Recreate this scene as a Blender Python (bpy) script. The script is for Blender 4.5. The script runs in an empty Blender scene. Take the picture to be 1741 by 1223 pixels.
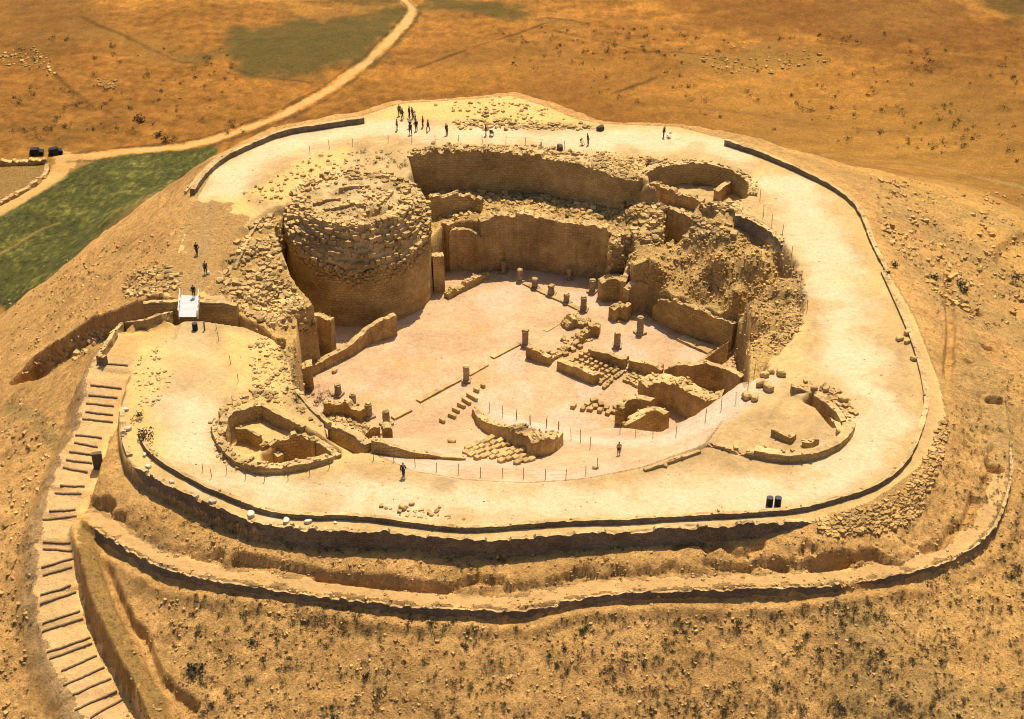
import bpy, bmesh, math, random
import numpy as np
from mathutils import Vector, Matrix
random.seed(7)
S = bpy.context.scene
COL = S.collection
R = math.radians

# ------------------------------------------------------------------ camera
FPX, PITCH, DIST = 2850.0, R(33.0), 190.0
PW, PH = 1741.0, 1223.0
CAMP = np.array([0.0, -DIST * math.cos(PITCH), DIST * math.sin(PITCH)])
cp, sp = math.cos(PITCH), math.sin(PITCH)
cam = bpy.data.cameras.new("camera")
cam.sensor_width = 36.0
cam.lens = FPX / PW * 36.0
cam.clip_start, cam.clip_end = 1.0, 9000.0
camo = bpy.data.objects.new("camera", cam)
COL.objects.link(camo)
camo.location = CAMP
camo.rotation_euler = (math.pi / 2 - PITCH, 0, 0)
S.camera = camo


def ray(px, py):
    """direction in the world of the ray through a pixel of the photograph"""
    a = (np.asarray(px, float) - PW / 2) / FPX
    b = (PH / 2 - np.asarray(py, float)) / FPX
    return np.stack([a, cp + b * sp, -sp + b * cp], -1)


def U(px, py, z=0.0):
    d = ray(px, py)
    t = (np.asarray(z, float) - CAMP[2]) / d[..., 2]
    return CAMP + d * t[..., None]


def UP(pts):
    """list of (px, py, z) or (px, py) -> Nx3"""
    a = [(p[0], p[1], p[2] if len(p) > 2 else 0.0) for p in pts]
    a = np.array(a, float)
    return U(a[:, 0], a[:, 1], a[:, 2])


# ------------------------------------------------------------------ noise
def _h(ix, iy, seed):
    n = (ix.astype(np.int64) * 374761393 + iy.astype(np.int64) * 668265263 + seed * 974634719) & 0xFFFFFFFF
    n = ((n ^ (n >> 13)) * 1274126177) & 0xFFFFFFFF
    n = n ^ (n >> 16)
    return (n & 0xFFFFFF) / float(0xFFFFFF)


def vn(x, y, seed=0):
    x = np.asarray(x, float); y = np.asarray(y, float)
    ix = np.floor(x); iy = np.floor(y)
    fx = x - ix; fy = y - iy
    fx = fx * fx * (3 - 2 * fx); fy = fy * fy * (3 - 2 * fy)
    a = _h(ix, iy, seed); b = _h(ix + 1, iy, seed); c = _h(ix, iy + 1, seed); d = _h(ix + 1, iy + 1, seed)
    return (a * (1 - fx) + b * fx) * (1 - fy) + (c * (1 - fx) + d * fx) * fy - 0.5


def fbm(x, y, seed=0, oct=4, gain=0.5):
    s = 0.0; g = 1.0; f = 1.0
    for k in range(oct):
        s = s + g * vn(x * f + 17.3 * k, y * f - 9.1 * k, seed + k)
        g *= gain; f *= 2.03
    return s


def sm(a, b, x):
    t = np.clip((x - a) / (b - a), 0, 1)
    return t * t * (3 - 2 * t)


def sdf(x, y, poly, far=60.0):
    """signed distance to polygon (negative inside); only exact within FAR of its box"""
    out = np.full(x.shape, far)
    m = (x > poly[:, 0].min() - far) & (x < poly[:, 0].max() + far) & (y > poly[:, 1].min() - far) & (y < poly[:, 1].max() + far)
    px_, py_ = x[m], y[m]
    d2 = np.full(px_.shape, 1e18); ins = np.zeros(px_.shape, bool)
    n = len(poly)
    for i in range(n):
        ax, ay = poly[i, :2]; bx, by = poly[(i + 1) % n, :2]
        ex, ey = bx - ax, by - ay
        wx, wy = px_ - ax, py_ - ay
        t = np.clip((wx * ex + wy * ey) / (ex * ex + ey * ey + 1e-12), 0, 1)
        dx, dy = wx - ex * t, wy - ey * t
        d2 = np.minimum(d2, dx * dx + dy * dy)
        c = ((ay <= py_) != (by <= py_))
        if c.any():
            xx = ax + (py_ - ay) / (ey if ey != 0 else 1e-12) * ex
            ins ^= c & (px_ < xx)
    d = np.sqrt(d2)
    out[m] = np.where(ins, -d, d)
    return out


def pdist(x, y, line):
    """distance to a polyline (x,y,z..), with the line's z at the nearest point and the side sign"""
    d2 = np.full(x.shape, 1e18); zz = np.zeros(x.shape); sd = np.zeros(x.shape)
    for i in range(len(line) - 1):
        ax, ay, az = line[i]; bx, by, bz = line[i + 1]
        ex, ey = bx - ax, by - ay
        wx, wy = x - ax, y - ay
        t = np.clip((wx * ex + wy * ey) / (ex * ex + ey * ey + 1e-12), 0, 1)
        dx, dy = wx - ex * t, wy - ey * t
        q = dx * dx + dy * dy
        m = q < d2
        d2 = np.where(m, q, d2); zz = np.where(m, az + (bz - az) * t, zz)
        sd = np.where(m, np.sign(ex * wy - ey * wx), sd)
    return np.sqrt(d2), zz, sd


# ------------------------------------------------------------------ grid of the ground
def axis(lo, hi, fine, segs_lo, segs_hi):
    a = [lo + fine * i for i in range(int(round((hi - lo) / fine)) + 1)]
    for end, step, grow in segs_hi:
        s = step
        while a[-1] < end:
            a.append(a[-1] + s); s *= grow
    b = []
    c = a[0]
    for end, step, grow in segs_lo:
        s = step
        while c > end:
            c -= s; b.append(c); s *= grow
    return np.array(b[::-1] + a)


GX = axis(-62, 62, 0.2, [(-150, .3, 1.004), (-3000, 2, 1.25)], [(150, .3, 1.004), (3000, 2, 1.25)])
GY = axis(-46, 74, 0.2, [(-90, .4, 1.03), (-3000, 2, 1.25)], [(320, .3, 1.0032), (4500, 2, 1.2)])
X, Y = np.meshgrid(GX, GY)
X0, Y0 = X, Y
FLOOR = -13.0

PLATEAU = UP([(203, 685), (207, 645), (222, 605), (250, 560), (280, 510), (300, 450), (318, 390), (342, 332), (380, 266), (430, 243), (480, 221),
              (560, 207), (620, 198), (680, 178), (770, 172), (870, 165), (935, 185), (975, 203), (1020, 212), (1150, 217), (1230, 238),
              (1300, 262), (1380, 300), (1440, 335), (1466, 370), (1474, 410), (1504, 460), (1545, 530), (1570, 590), (1592, 650), (1604, 706), (1590, 752),
              (1560, 790), (1520, 822), (1477, 850), (1430, 868), (1387, 883), (1318, 890), (1239, 892), (1160, 896), (1083, 901), (978, 905), (898, 913),
              (846, 917), (800, 917), (740, 913), (683, 904), (604, 901), (525, 900), (485, 892), (432, 887), (393, 871), (340, 850), (300, 831), (262, 813), (230, 794), (214, 776), (205, 742)])


def base_ground(x, y):
    d = sdf(x, y, PLATEAU, 200.0)
    th = np.degrees(np.arctan2(y - 14, x)) % 360
    w = sm(183, 200, th) * (1 - sm(296, 306, th))                     # the stretch that stands on a retaining wall
    wr = sm(292, 312, th) + (1 - sm(55, 75, th)) * (th < 180)         # the gentler flank
    slope = 0.60 - 0.10 * np.clip(wr, 0, 1) + 0.05 * fbm(x / 30, y / 30, 5, 2)
    slope = slope + .24 * sm(118, 140, th) * (1 - sm(186, 200, th))
    steep = sm(302, 309, th) * (1 - sm(338, 352, th))
    dd = np.maximum(d, 0)
    z = -w * (1.6 + .5 * sm(200, 240, th) * (1 - sm(262, 300, th))) * sm(.05, .45, d) - slope * np.where(dd < 3, dd * dd / 6, dd - 1.5) - steep * .9 * sm(0, 3.5, d)
    zp = -58 + 3.5 * fbm(x / 90, y / 90, 11, 3)
    zp = zp + 30 * np.exp(-((y - 45) / 75.0) ** 2) * sm(30, 110, x)
    zp = zp + 26 * sm(150, 420, y) * sm(-40, 160, x) * 0.25
    k = 5.0
    h = np.clip(0.5 + 0.5 * (z - zp) / k, 0, 1)
    zz = z * h + zp * (1 - h) + k * h * (1 - h)
    return np.where(d < 0, 0.06 * fbm(x / 6, y / 6, 3, 3), zz), d


H, DP = base_ground(X, Y)


def Hq(x, y, field=None):
    F = H if field is None else field
    i = np.clip(np.searchsorted(GX, x) - 1, 0, len(GX) - 2); j = np.clip(np.searchsorted(GY, y) - 1, 0, len(GY) - 2)
    u = np.clip((x - GX[i]) / (GX[i + 1] - GX[i]), 0, 1); v = np.clip((y - GY[j]) / (GY[j + 1] - GY[j]), 0, 1)
    return (F[j, i] * (1 - u) + F[j, i + 1] * u) * (1 - v) + (F[j + 1, i] * (1 - u) + F[j + 1, i + 1] * u) * v


def hit(px, py):
    """where the ray through a pixel first meets the ground as it stands"""
    px = np.atleast_1d(np.asarray(px, float)); py = np.atleast_1d(np.asarray(py, float))
    d = ray(px, py)
    t = np.full(px.shape, 95.0); done = np.zeros(px.shape, bool); lo = t.copy(); hi = np.full(px.shape, 900.0)
    step = 0.6
    while t.max() < 700 and not done.all():
        P = CAMP + d * t[:, None]
        b = (P[:, 2] <= Hq(P[:, 0], P[:, 1])) & ~done
        hi[b] = t[b]; lo[b] = t[b] - step
        done |= b
        t = np.where(done, t, t + step)
        step = 0.6 if t.max() < 260 else 1.5
    for _ in range(14):
        mid = (lo + hi) / 2
        P = CAMP + d * mid[:, None]
        b = P[:, 2] <= Hq(P[:, 0], P[:, 1])
        hi = np.where(b, mid, hi); lo = np.where(b, lo, mid)
    return CAMP + d * hi[:, None]


def hitl(pts):
    a = np.array([(p[0], p[1]) for p in pts], float)
    return hit(a[:, 0], a[:, 1])


def near(poly, m):
    return (X > poly[:, 0].min() - m) & (X < poly[:, 0].max() + m) & (Y > poly[:, 1].min() - m) & (Y < poly[:, 1].max() + m)


def carve(poly, target, blend, inside=0.0, mode=None, jit=0.0):
    """inside POLY the ground becomes TARGET (number or function of x, y), blended over BLEND metres outward from INSIDE"""
    m = near(poly, blend + 2)
    x, y = X[m], Y[m]
    d = sdf(x, y, poly)
    if jit: d = d + jit * sm(-5, 12, x) * fbm(x / 1.6, y / 1.6, 91, 3)
    t = target(x, y) if callable(target) else np.full(x.shape, float(target))
    w = 1 - sm(inside, inside + blend, d)
    h = H[m]
    n = h * (1 - w) + t * w
    if mode == 'min': n = np.minimum(h, n)
    if mode == 'max': n = np.maximum(h, n)
    H[m] = n


def corridor(line, hw, blend, drop=0.0, blend_left=None, jit=.25):
    m = near(line, hw + max(blend, blend_left or 0) + 1)
    x, y = X[m], Y[m]
    d, z, s = pdist(x, y, line)
    b = np.where(s > 0, blend_left or blend, blend)
    w = 1 - sm(0, 1, (d - hw + np.where(s > 0, jit, .15) * fbm(x / 1.7, y / 1.7, 77, 4, .6)) / b)
    H[m] = H[m] * (1 - w) + (z - drop) * w


# ------------------------------------------------------------------ stairs, berm and the terrace path on the slope
STEPS = [((178, 620), (218, 623)), ((160, 657), (207, 662)), ((157, 674), (200, 678)), ((152, 688), (194, 692)), ((151, 702), (192, 707)), ((146, 714), (192, 719)),
         ((134, 742), (173, 746)), ((131, 755), (166, 762)), ((123, 770), (161, 775)), ((118, 784), (157, 789)), ((112, 797), (149, 804)),
         ((107, 827), (144, 829)), ((99, 840), (139, 841)), ((89, 870), (129, 868)), ((80, 884), (131, 878)), ((80, 921), (129, 907)), ((79, 933), (126, 921)),
         ((77, 964), (125, 950)), ((79, 978), (123, 965)), ((75, 1011), (121, 996)), ((76, 1026), (130, 1008)), ((80, 1059), (137, 1040)), ((80, 1073), (142, 1053)),
         ((89, 1107), (154, 1085)), ((93, 1118), (157, 1095)), ((112, 1139), (165, 1116)), ((116, 1163), (178, 1136)), ((132, 1179), (189, 1155)),
         ((136, 1205), (199, 1176)), ((161, 1218), (209, 1190))]
mid = [((a[0] + b[0]) / 2, (a[1] + b[1]) / 2) for a, b in STEPS]
st = hitl([(212, 600), (205, 618)] + mid[1:] + [(205, 1240), (235, 1290)])
st[:, 2] -= .25
for k in range(3):
    st[1:-1, 2] = (st[:-2, 2] + st[1:-1, 2] + st[2:, 2]) / 3
_w = np.clip((np.arange(len(st)) - 1) / 6.0, 0, 1); _w = _w * _w * (3 - 2 * _w)
st[:, 2] = np.where(np.arange(len(st)) < 8, np.interp(np.arange(len(st)), [0, 1, 7], [-.25, -.45, st[7, 2]]) * (1 - _w) + st[:, 2] * _w, st[:, 2])
STAIR = st
corridor(STAIR, 2.2, 2.8, 0, .8)
berm = hitl([(140, 905), (150, 940), (162, 985), (178, 1030), (198, 1070), (222, 1120), (248, 1165), (275, 1230)])
berm[:, 2] += .9
corridor(berm, .9, .6)
gully = hitl([(158, 890), (172, 935), (186, 985), (205, 1030), (222, 1062), (240, 1075), (254, 1110), (268, 1150), (290, 1175), (330, 1205)])
gully[:, 2] -= .9
corridor(gully, .3, .45)
TPX = [(160, 880), (178, 888), (202, 905), (238, 930), (280, 953), (322, 967), (393, 978), (440, 984), (469, 986), (538, 998), (607, 1008), (710, 1020), (779, 1022), (865, 1029),
       (917, 1019), (1000, 1000), (1070, 996), (1140, 993), (1244, 989), (1347, 986), (1451, 972), (1554, 962), (1623, 934), (1665, 906), (1689, 855), (1700, 810), (1700, 750), (1690, 690), (1670, 630)]
TER = hitl(TPX)
for k in range(2):
    TER[1:-1, 2] = (TER[:-2, 2] + TER[1:-1, 2] * 2 + TER[2:, 2]) / 4
corridor(TER, 1.1, .5, drop=-.15, jit=1.1)
_t = np.gradient(TER[:, :2], axis=0); _t /= np.linalg.norm(_t, axis=1)[:, None]
_n = np.stack([_t[:, 1], -_t[:, 0]], 1); _n *= np.sign((_n * (TER[:, :2] - np.array([0, 15.0]))).sum(1))[:, None]
_q = TER[:, :2] + _n * 2.0
foot = np.column_stack([_q, np.minimum(Hq(_q[:, 0], _q[:, 1]) + .15, TER[:, 2] - .75)])[1:-2]
corridor(foot, .3, .9)
# little eroded banks above the terrace path
for ln in ([(1147, 930), (1171, 918), (1192, 921), (1202, 932), (1226, 922), (1240, 933), (1254, 942), (1295, 927)],
           [(1364, 938), (1371, 927), (1385, 935)], [(1200, 955), (1225, 965), (1275, 966), (1290, 955), (1335, 968)],
           [(1380, 965), (1430, 962), (1480, 948), (1530, 958)], [(400, 955), (470, 960), (540, 975)], [(540, 985), (640, 995), (760, 1003), (810, 985), (850, 990)],
           [(1570, 935), (1600, 930), (1615, 905), (1640, 890), (1655, 850)]):
    g = hitl(ln); g[:, 2] -= .65
    corridor(g, .15, .4)

# ------------------------------------------------------------------ the excavated palace
TC = U(606, 347, 0.0)                                                # centre of the round tower
TR = 9.5
PIT = UP([(700, 262), (780, 257), (860, 261), (930, 267), (1000, 286), (1040, 300), (1066, 308), (1091, 304), (1125, 318), (1162, 334), (1195, 344), (1232, 353), (1258, 367), (1292, 382), (1328, 416),
          (1352, 450), (1364, 490), (1366, 530), (1345, 570), (1312, 605), (1285, 640), (1262, 660), (1200, 755), (1100, 790), (1000, 810), (900, 818), (790, 812), (700, 797), (640, 770),
          (590, 738), (556, 718), (498, 652), (492, 610), (470, 575), (440, 550), (400, 530), (385, 500), (378, 450), (400, 400), (440, 368), (472, 352), (540, 352), (606, 345), (680, 325), (706, 290)])
CT = [(760, 350, -5.6), (740, 378, -6.2), (800, 355, -5.6), (880, 340, -5.6), (940, 350, -5.5), (1000, 362, -5), (1060, 345, -4.2), (1095, 350, -3.2), (900, 362, -5.2),
      (1030, 388, -5.6), (1080, 400, -4.8), (1130, 425, -5.6), (1160, 370, -3), (1200, 370, -1.6), (1240, 392, -1.6), (1220, 430, -2.6), (1290, 430, -1.8), (1340, 480, -.6), (1350, 540, -.5),
      (1300, 520, -2.6), (1250, 480, -4.3), (1180, 470, -6), (1110, 455, -4.6), (1080, 470, -6.5), (1060, 440, -6.6), (1150, 488, -7.9), (1235, 520, -7.6), (1115, 508, -10), (1151, 504, -8.9), (1190, 521, -9.0), (1227, 537, -9.2), (1247, 545, -8.8), (1200, 490, -6.9), (1112, 440, -4.6), (1280, 580, -4), (1300, 600, -1.5),
      (1262, 605, -7), (1320, 570, -.7), (400, 420, -.3), (440, 450, -1.4), (480, 520, -3.6), (505, 565, -5), (470, 600, -1.2), (430, 540, -1.6), (420, 490, -.8), (460, 400, -1.2), (490, 640, -.3),
      (560, 690, -.3), (700, 790, 0), (900, 810, 0), (1100, 780, 0), (1240, 700, 0), (1180, 345, -.6), (1120, 330, -2.2), (1230, 356, -.3), (700, 300, -5.8), (850, 300, -5.8), (950, 310, -5.7), (1040, 325, -5)]
CTP = UP(CT)


def idw(x, y):
    num = np.zeros(x.shape); den = np.zeros(x.shape)
    for p in CTP:
        w = 1.0 / ((x - p[0]) ** 2 + (y - p[1]) ** 2 + .6) ** 1.7
        num += w * p[2]; den += w
    return num / den + .3 * fbm(x / 2.6, y / 2.6, 21, 3, .5)


carve(PIT, idw, 1.1, -.5, jit=.9)
FLO = UP([(495, 345), (470, 385, -1), (480, 430, -2.5), (500, 490, -4), (530, 524, -5), (540, 545, -6), (512, 570, -7), (507, 610, -4), (503, 640, -1.5), (503, 655, -.6), (560, 724, -.3), (592, 741), (625, 758), (645, 775), (700, 800),
          (790, 814), (900, 820), (1000, 812), (1100, 792), (1200, 757), (1268, 668), (1268, 625, -4), (1262, 600, -10), (1246, 590, -13), (1222, 586, -13), (1140, 559, -13), (1112, 541, -13), (1095, 528, -13),
          (1071, 528, -13), (1066, 520, -13), (1060, 498, -13), (1030, 500, -13), (1028, 488, -13), (1034, 478, -13), (960, 464, -13), (900, 457, -13), (840, 454, -13), (815, 459, -13), (762, 454, -13), (748, 470, -13),
          (738, 485, -13), (690, 490, -13), (560, 490, -13)])
carve(FLO, lambda x, y: FLOOR + .05 * fbm(x / 3, y / 3, 31, 3), .45, -.1)


def tps(ctrl):
    """thin plate spline height through control points (pixel, pixel, z)"""
    P = UP(ctrl); n = len(P)
    r2 = ((P[:, None, :2] - P[None, :, :2]) ** 2).sum(-1)
    K = np.where(r2 > 0, .5 * r2 * np.log(r2 + 1e-12), 0) + np.eye(n) * 2.0
    A = np.zeros((n + 3, n + 3)); A[:n, :n] = K; A[:n, n] = 1; A[:n, n + 1:] = P[:, :2]; A[n, :n] = 1; A[n + 1:, :n] = P[:, :2].T
    c = np.linalg.solve(A, np.concatenate([P[:, 2], [0, 0, 0]]))
    def f(x, y):
        out = c[n] + c[n + 1] * x + c[n + 2] * y
        for p, w in zip(P, c[:n]):
            q = (x - p[0]) ** 2 + (y - p[1]) ** 2
            out = out + w * .5 * q * np.log(q + 1e-9)
        return np.clip(out, FLOOR, .05) + .08 * fbm(x / 3, y / 3, 33, 3)
    return f


NEAR_FAR = [(626, 745, -3.5), (650, 745, -8), (700, 742, -11), (760, 722, -13), (830, 697, -13), (880, 710, -12), (950, 724, -10), (1000, 726, -8.5), (1063, 727, -6), (1124, 734, -3.2), (1180, 706, -1.4), (1258, 650, -.2)]
NEAR_RIM = [(1300, 646, 0), (1275, 690, 0), (1205, 757, 0), (1100, 797, 0), (1000, 817, 0), (900, 824, 0), (790, 818, 0), (700, 804, 0), (618, 771, 0)]
ramp = tps(NEAR_FAR + NEAR_RIM + [(850, 785, -3.2), (750, 770, -3.6), (950, 775, -3.4), (1050, 770, -2.2), (1150, 745, -.9), (850, 745, -8), (930, 750, -6), (760, 750, -8)])
carve(UP(NEAR_FAR + NEAR_RIM), ramp, .35, -.1)
# towers and trench beside the walkway
STOWER = UP([(1104, 294), (1130, 283), (1170, 279), (1215, 283), (1255, 297), (1272, 313), (1266, 335), (1235, 342), (1180, 338), (1120, 314)])
carve(STOWER, lambda x, y: -3.1 + .5 * fbm(x / 2, y / 2, 41, 3), .4)
carve(UP([(1104, 306, -3), (1165, 338, -3), (1200, 352, -3), (1170, 362, -3), (1110, 345, -3.5)]), lambda x, y: -3.6 + .4 * fbm(x / 2, y / 2, 42, 3), .8, 0, 'min')
carve(UP([(1128, 408, -5), (1134, 380, -5), (1185, 388, -5), (1168, 404, -5)]), -7.5, .5, 0, 'min')
carve(UP([(1222, 506, -6), (1236, 520, -7), (1240, 532, -7), (1230, 524, -7)]), -8.8, .3, 0, 'min')
carve(UP([(1150, 395, -4.5), (1170, 398, -4.5), (1172, 412, -5), (1150, 412, -5)]), -6.8, .4, 0, 'min')
carve(UP([(1060, 405, -5), (1072, 405, -5), (1074, 425, -6), (1062, 425, -6)]), -7.8, .5, 0, 'min')
NT = UP([(382, 728), (392, 706), (427, 690), (445, 690), (514, 728), (545, 745), (575, 768), (575, 776), (500, 794), (430, 792), (390, 768)])
carve(NT, lambda x, y: -1.6 + .3 * fbm(x / 2, y / 2, 43, 3), .4)
carve(UP([(446, 753), (470, 739), (512, 729), (532, 738), (550, 749), (574, 771), (510, 790), (470, 792), (444, 782)]), -4.0, .35)
carve(UP([(556, 719), (604, 742), (624, 764), (604, 768), (558, 742)]), -2.1, .35)
carve(UP([(386, 722), (402, 714), (420, 716), (440, 728), (436, 744), (418, 748), (392, 742)]), -2.8, .35, 0, 'min')
carve(UP([(1381, 668), (1395, 680), (1424, 706), (1428, 724), (1412, 722), (1384, 684), (1374, 694), (1366, 680)]), -1.7, .3)
carve(UP([(1300, 735), (1330, 690), (1345, 672), (1385, 690), (1422, 735), (1390, 765), (1320, 770), (1285, 760)]), lambda x, y: -.25 + .05 * fbm(x, y, 45, 2), .8)
TRENCH = UP([(20, 650), (60, 604), (120, 563), (190, 530), (240, 514), (300, 513), (345, 513), (400, 519), (440, 536), (478, 560), (478, 578), (420, 553), (340, 542), (300, 544), (215, 556), (172, 594), (110, 628)])
TRENCH[:5] = hitl([(20, 650), (60, 604), (120, 563), (190, 530), (240, 514)])
TRENCH[-3:] = hitl([(215, 556), (172, 594), (110, 628)])
carve(UP([(176, 626, -.7), (196, 590, -.5), (214, 564, -.3), (255, 560, -.1), (300, 548), (290, 575), (250, 600, -.2), (224, 630, -.6)]), lambda x, y: -.45 + 0 * x, .8)
LANDING = UP([(176, 628, -.5), (196, 590, -.5), (214, 564, -.3), (255, 560, -.1), (290, 562), (250, 600, -.2), (222, 632, -.5)])
_ref = H.copy()
carve(TRENCH, lambda x, y: Hq(x, y, _ref) - 3.2 + .3 * fbm(x / 2, y / 2, 47, 3), .5, 0, 'min')

hol = hitl([(1694, 445), (1704, 418), (1745, 398), (1790, 420), (1790, 480), (1716, 470)])
_r2 = H.copy()
carve(hol, lambda x, y: Hq(x, y, _r2) - 1.3, .7, 0, 'min')
for ln in ([(1634, 512), (1638, 526), (1652, 532), (1664, 530)], [(1674, 587), (1684, 590)], [(1684, 680), (1702, 681)], [(1683, 796), (1697, 798)], [(1612, 470), (1618, 560), (1612, 640)]):
    g = hitl(ln); g[:, 2] -= .9
    corridor(g, .35, .4)

# surface roughness of the ground
rough = np.zeros_like(H)
inpl = DP < -.3
n1 = fbm(X / 1.3, Y / 1.3, 51, 4, .6)
fl = sdf(X, Y, FLO, 3.0)
pt = sdf(X, Y, PIT, 3.0)
slope_zone = sm(0.6, 3, DP) * (1 - sm(60, 95, DP))
flatm = np.ones_like(H)
for ln, hw in ((STAIR, 2.3), (TER, 1.6)):
    m = near(ln, hw + 2)
    d, _, _ = pdist(X[m], Y[m], ln)
    flatm[m] *= sm(hw - .3, hw + .8, d)
H += n1 * .34 * slope_zone * (.32 + .68 * flatm)
H += fbm(X / 7, Y / 7, 52, 3) * .7 * slope_zone * flatm
bank = (1 - sm(-.8, 0, pt)) * sm(.2, 1.2, fl)
H += bank * (fbm(X / 1.0, Y / 1.0, 53, 4, .65) * .42)
H += sm(110, 140, DP) * (fbm(X / 3, Y / 3, 54, 3) * .25 + fbm(X / 14, Y / 14, 55, 3) * .6)

def smooth_xy(P):
    for _ in range(2):
        Q = [P[0]]
        for a, b in zip(P[:-1], P[1:]): Q += [a * .75 + b * .25, a * .25 + b * .75]
        P = np.array(Q + [P[-1]])
    return P


# ------------------------------------------------------------------ colours of the soil (albedo only)
C = np.zeros(H.shape + (3,))


def lin(r, g, b):
    return np.array([r, g, b])


def paint(d, col, blend=.6, amount=1.0, m=None):
    w = (1 - sm(-blend, blend, d))[..., None] * amount
    if m is None:
        C[:] = C * (1 - w) + col * w
    else:
        C[m] = C[m] * (1 - w) + col * w


def paint_poly(poly, col, blend=.6, amount=1.0, wob=.8, scale=3.0, seed=1):
    m = near(poly, blend * 3 + wob * 2)
    d = sdf(X[m], Y[m], poly) + wob * fbm(X[m] / scale, Y[m] / scale, seed, 3)
    paint(d, col, blend, amount, m)


def paint_line(line, hw, col, blend=.5, amount=1.0, wob=.4, scale=3.0, seed=2):
    m = near(line, hw + blend * 3 + wob)
    d, _, _ = pdist(X[m], Y[m], line)
    paint(d - hw + wob * fbm(X[m] / scale, Y[m] / scale, seed, 3), col, blend, amount, m)


PLAIN_C = lin(.47, .205, .034)
HILL_C = lin(.92, .515, .165)
PLAT_C = lin(.55, .365, .155)
FLOOR_C = lin(.60, .385, .21)
BANK_C = lin(.86, .545, .185)
C[:] = PLAIN_C
big = fbm(X / 60, Y / 60, 61, 4)
C *= (1 + .35 * big)[..., None]
yl = sm(0, .45, fbm(X / 45 + 5, Y / 70, 161, 4))[..., None]
C[:] = C * (1 - .6 * yl) + lin(.62, .32, .07) * .6 * yl
furrow = np.sin((X * .35 + Y * 1.0 + 6 * fbm(X / 40, Y / 40, 62, 2)) * 1.6) * .06 + fbm((X + Y * .4) / 40, (Y - .2 * X) / 6, 63, 4, .6) * .4
C *= (1 + furrow)[..., None]
C *= (1 + .42 * fbm(X / 1.6, Y / 2.0, 163, 4, .75) + .22 * fbm(X / 9, Y / 9, 164, 3))[..., None]
C *= (1 + .30 * sm(-10, 60, X) * fbm((X * .95 + Y * .3) / 55, (Y - .32 * X) / 6, 165, 3))[..., None]
# fields, track and banks on the plain
green = lin(.105, .115, .026)
GREEN_PX = [(-60, 410), (0, 352), (60, 322), (110, 296), (160, 273), (215, 261), (300, 257), (370, 246), (440, 232), (520, 240), (520, 330), (300, 420), (0, 520), (-60, 520)]
GREEN = hitl(GREEN_PX)
for pxs, a, col in (([(340, 102), (400, 52), (520, 30), (640, 22), (690, 6), (700, 22), (655, 78), (600, 112), (535, 140), (430, 128)], .85, lin(.135, .115, .027)),
                    ([(725, -8), (900, 6), (930, 34), (850, 30), (740, 16)], .8, lin(.145, .115, .026)), ([(560, -10), (690, -10), (690, 8), (600, 14)], .6, lin(.13, .1, .02)),
                    ([(1640, -10), (1770, -10), (1760, 52)], .8, lin(.11, .085, .02)), ([(0, -10), (140, -10), (180, 60), (60, 110), (0, 80)], .5, lin(.30, .15, .035)),
                    ([(150, 60), (300, 110), (330, 100), (200, 50)], .5, lin(.46, .24, .05)), ([(760, 60), (1010, 90), (1120, 130), (1000, 170), (700, 110)], .35, lin(.44, .21, .04)),
                    ([(1180, 100), (1300, 75), (1420, 90), (1400, 120), (1200, 135)], .5, lin(.45, .25, .06)), ([(1500, 150), (1745, 120), (1745, 230), (1560, 210)], .35, lin(.40, .20, .04)),
                    ([(860, 130), (1240, 150), (1500, 220), (1200, 235), (900, 190)], .3, lin(.36, .15, .024)),
                    ([(1100, -10), (1640, -10), (1745, 80), (1500, 90), (1180, 40)], .6, lin(.25, .10, .018))):
    paint_poly(hitl(pxs), col, 4.0, a, 9, 7, 71)
paint_poly(GREEN, green, .8, .95, 1.0, 4, 72)
m = near(GREEN, 2)
gz = (sdf(X[m], Y[m], GREEN) < 0)
gvar = .45 * fbm(X[m] / 9, Y[m] / 5, 73, 3, .6) + .7 * fbm(X[m] / .8, Y[m] / 1.2, 173, 3, .75)
C[m] = np.where(gz[:, None], C[m] * (1 + .9 * gvar)[:, None] + np.clip(gvar - .16, 0, 1)[:, None] * lin(.36, .28, .03), C[m])
ROAD_A = hitl([(678, -14), (688, 2), (702, 16), (690, 38), (665, 66), (625, 105), (570, 146), (520, 175), (470, 200), (420, 218), (360, 238), (310, 250), (215, 258), (150, 266), (105, 268)])
ROAD_B = hitl([(105, 264), (112, 278), (96, 300), (60, 322), (20, 346), (-30, 374)])
ROADCOL = lin(.60, .36, .12)
paint_line(ROAD_A, 1.1, ROADCOL, .5, .9, .9, 3)
paint_line(ROAD_B, 1.9, ROADCOL, .6, .9)
paint_poly(hitl([(92, 268), (215, 260), (150, 276), (110, 298), (88, 292)]), lin(.52, .30, .09), 1, .9)
paint_poly(hitl([(-40, 284), (70, 282), (82, 292), (66, 308), (20, 330), (-40, 350)]), lin(.46, .28, .08), 1, .9)
paint_line(ROAD_A + np.array([-1.7, 1.7, 0]), .4, lin(.14, .08, .025), .4, .75, 1.0)
paint_line(ROAD_A + np.array([1.9, -1.9, 0]), .4, lin(.16, .09, .03), .4, .65, 1.0)
for ln in ([(138, 28), (170, 44), (205, 58), (245, 78), (300, 105), (360, 112)], [(95, 128), (130, 160), (160, 183), (200, 200)], [(930, 30), (1000, 40)], [(700, 118), (830, 72), (925, 40)],
           [(1040, 160), (1115, 132)], [(1150, 180), (1300, 197), (1540, 225)], [(940, 52), (1100, 88), (1210, 95)], [(330, 100), (430, 128), (530, 142)]):
    paint_line(hitl(ln), .35, lin(.12, .06, .018), .5, .75, .8, 5)
paint_poly(hol, lin(.70, .47, .20), 1.0, .7)
gpath = hitl([(0, 432), (30, 415), (52, 400), (75, 388), (100, 380)])
paint_line(gpath, .25, lin(.45, .28, .07), .4, .9)
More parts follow.
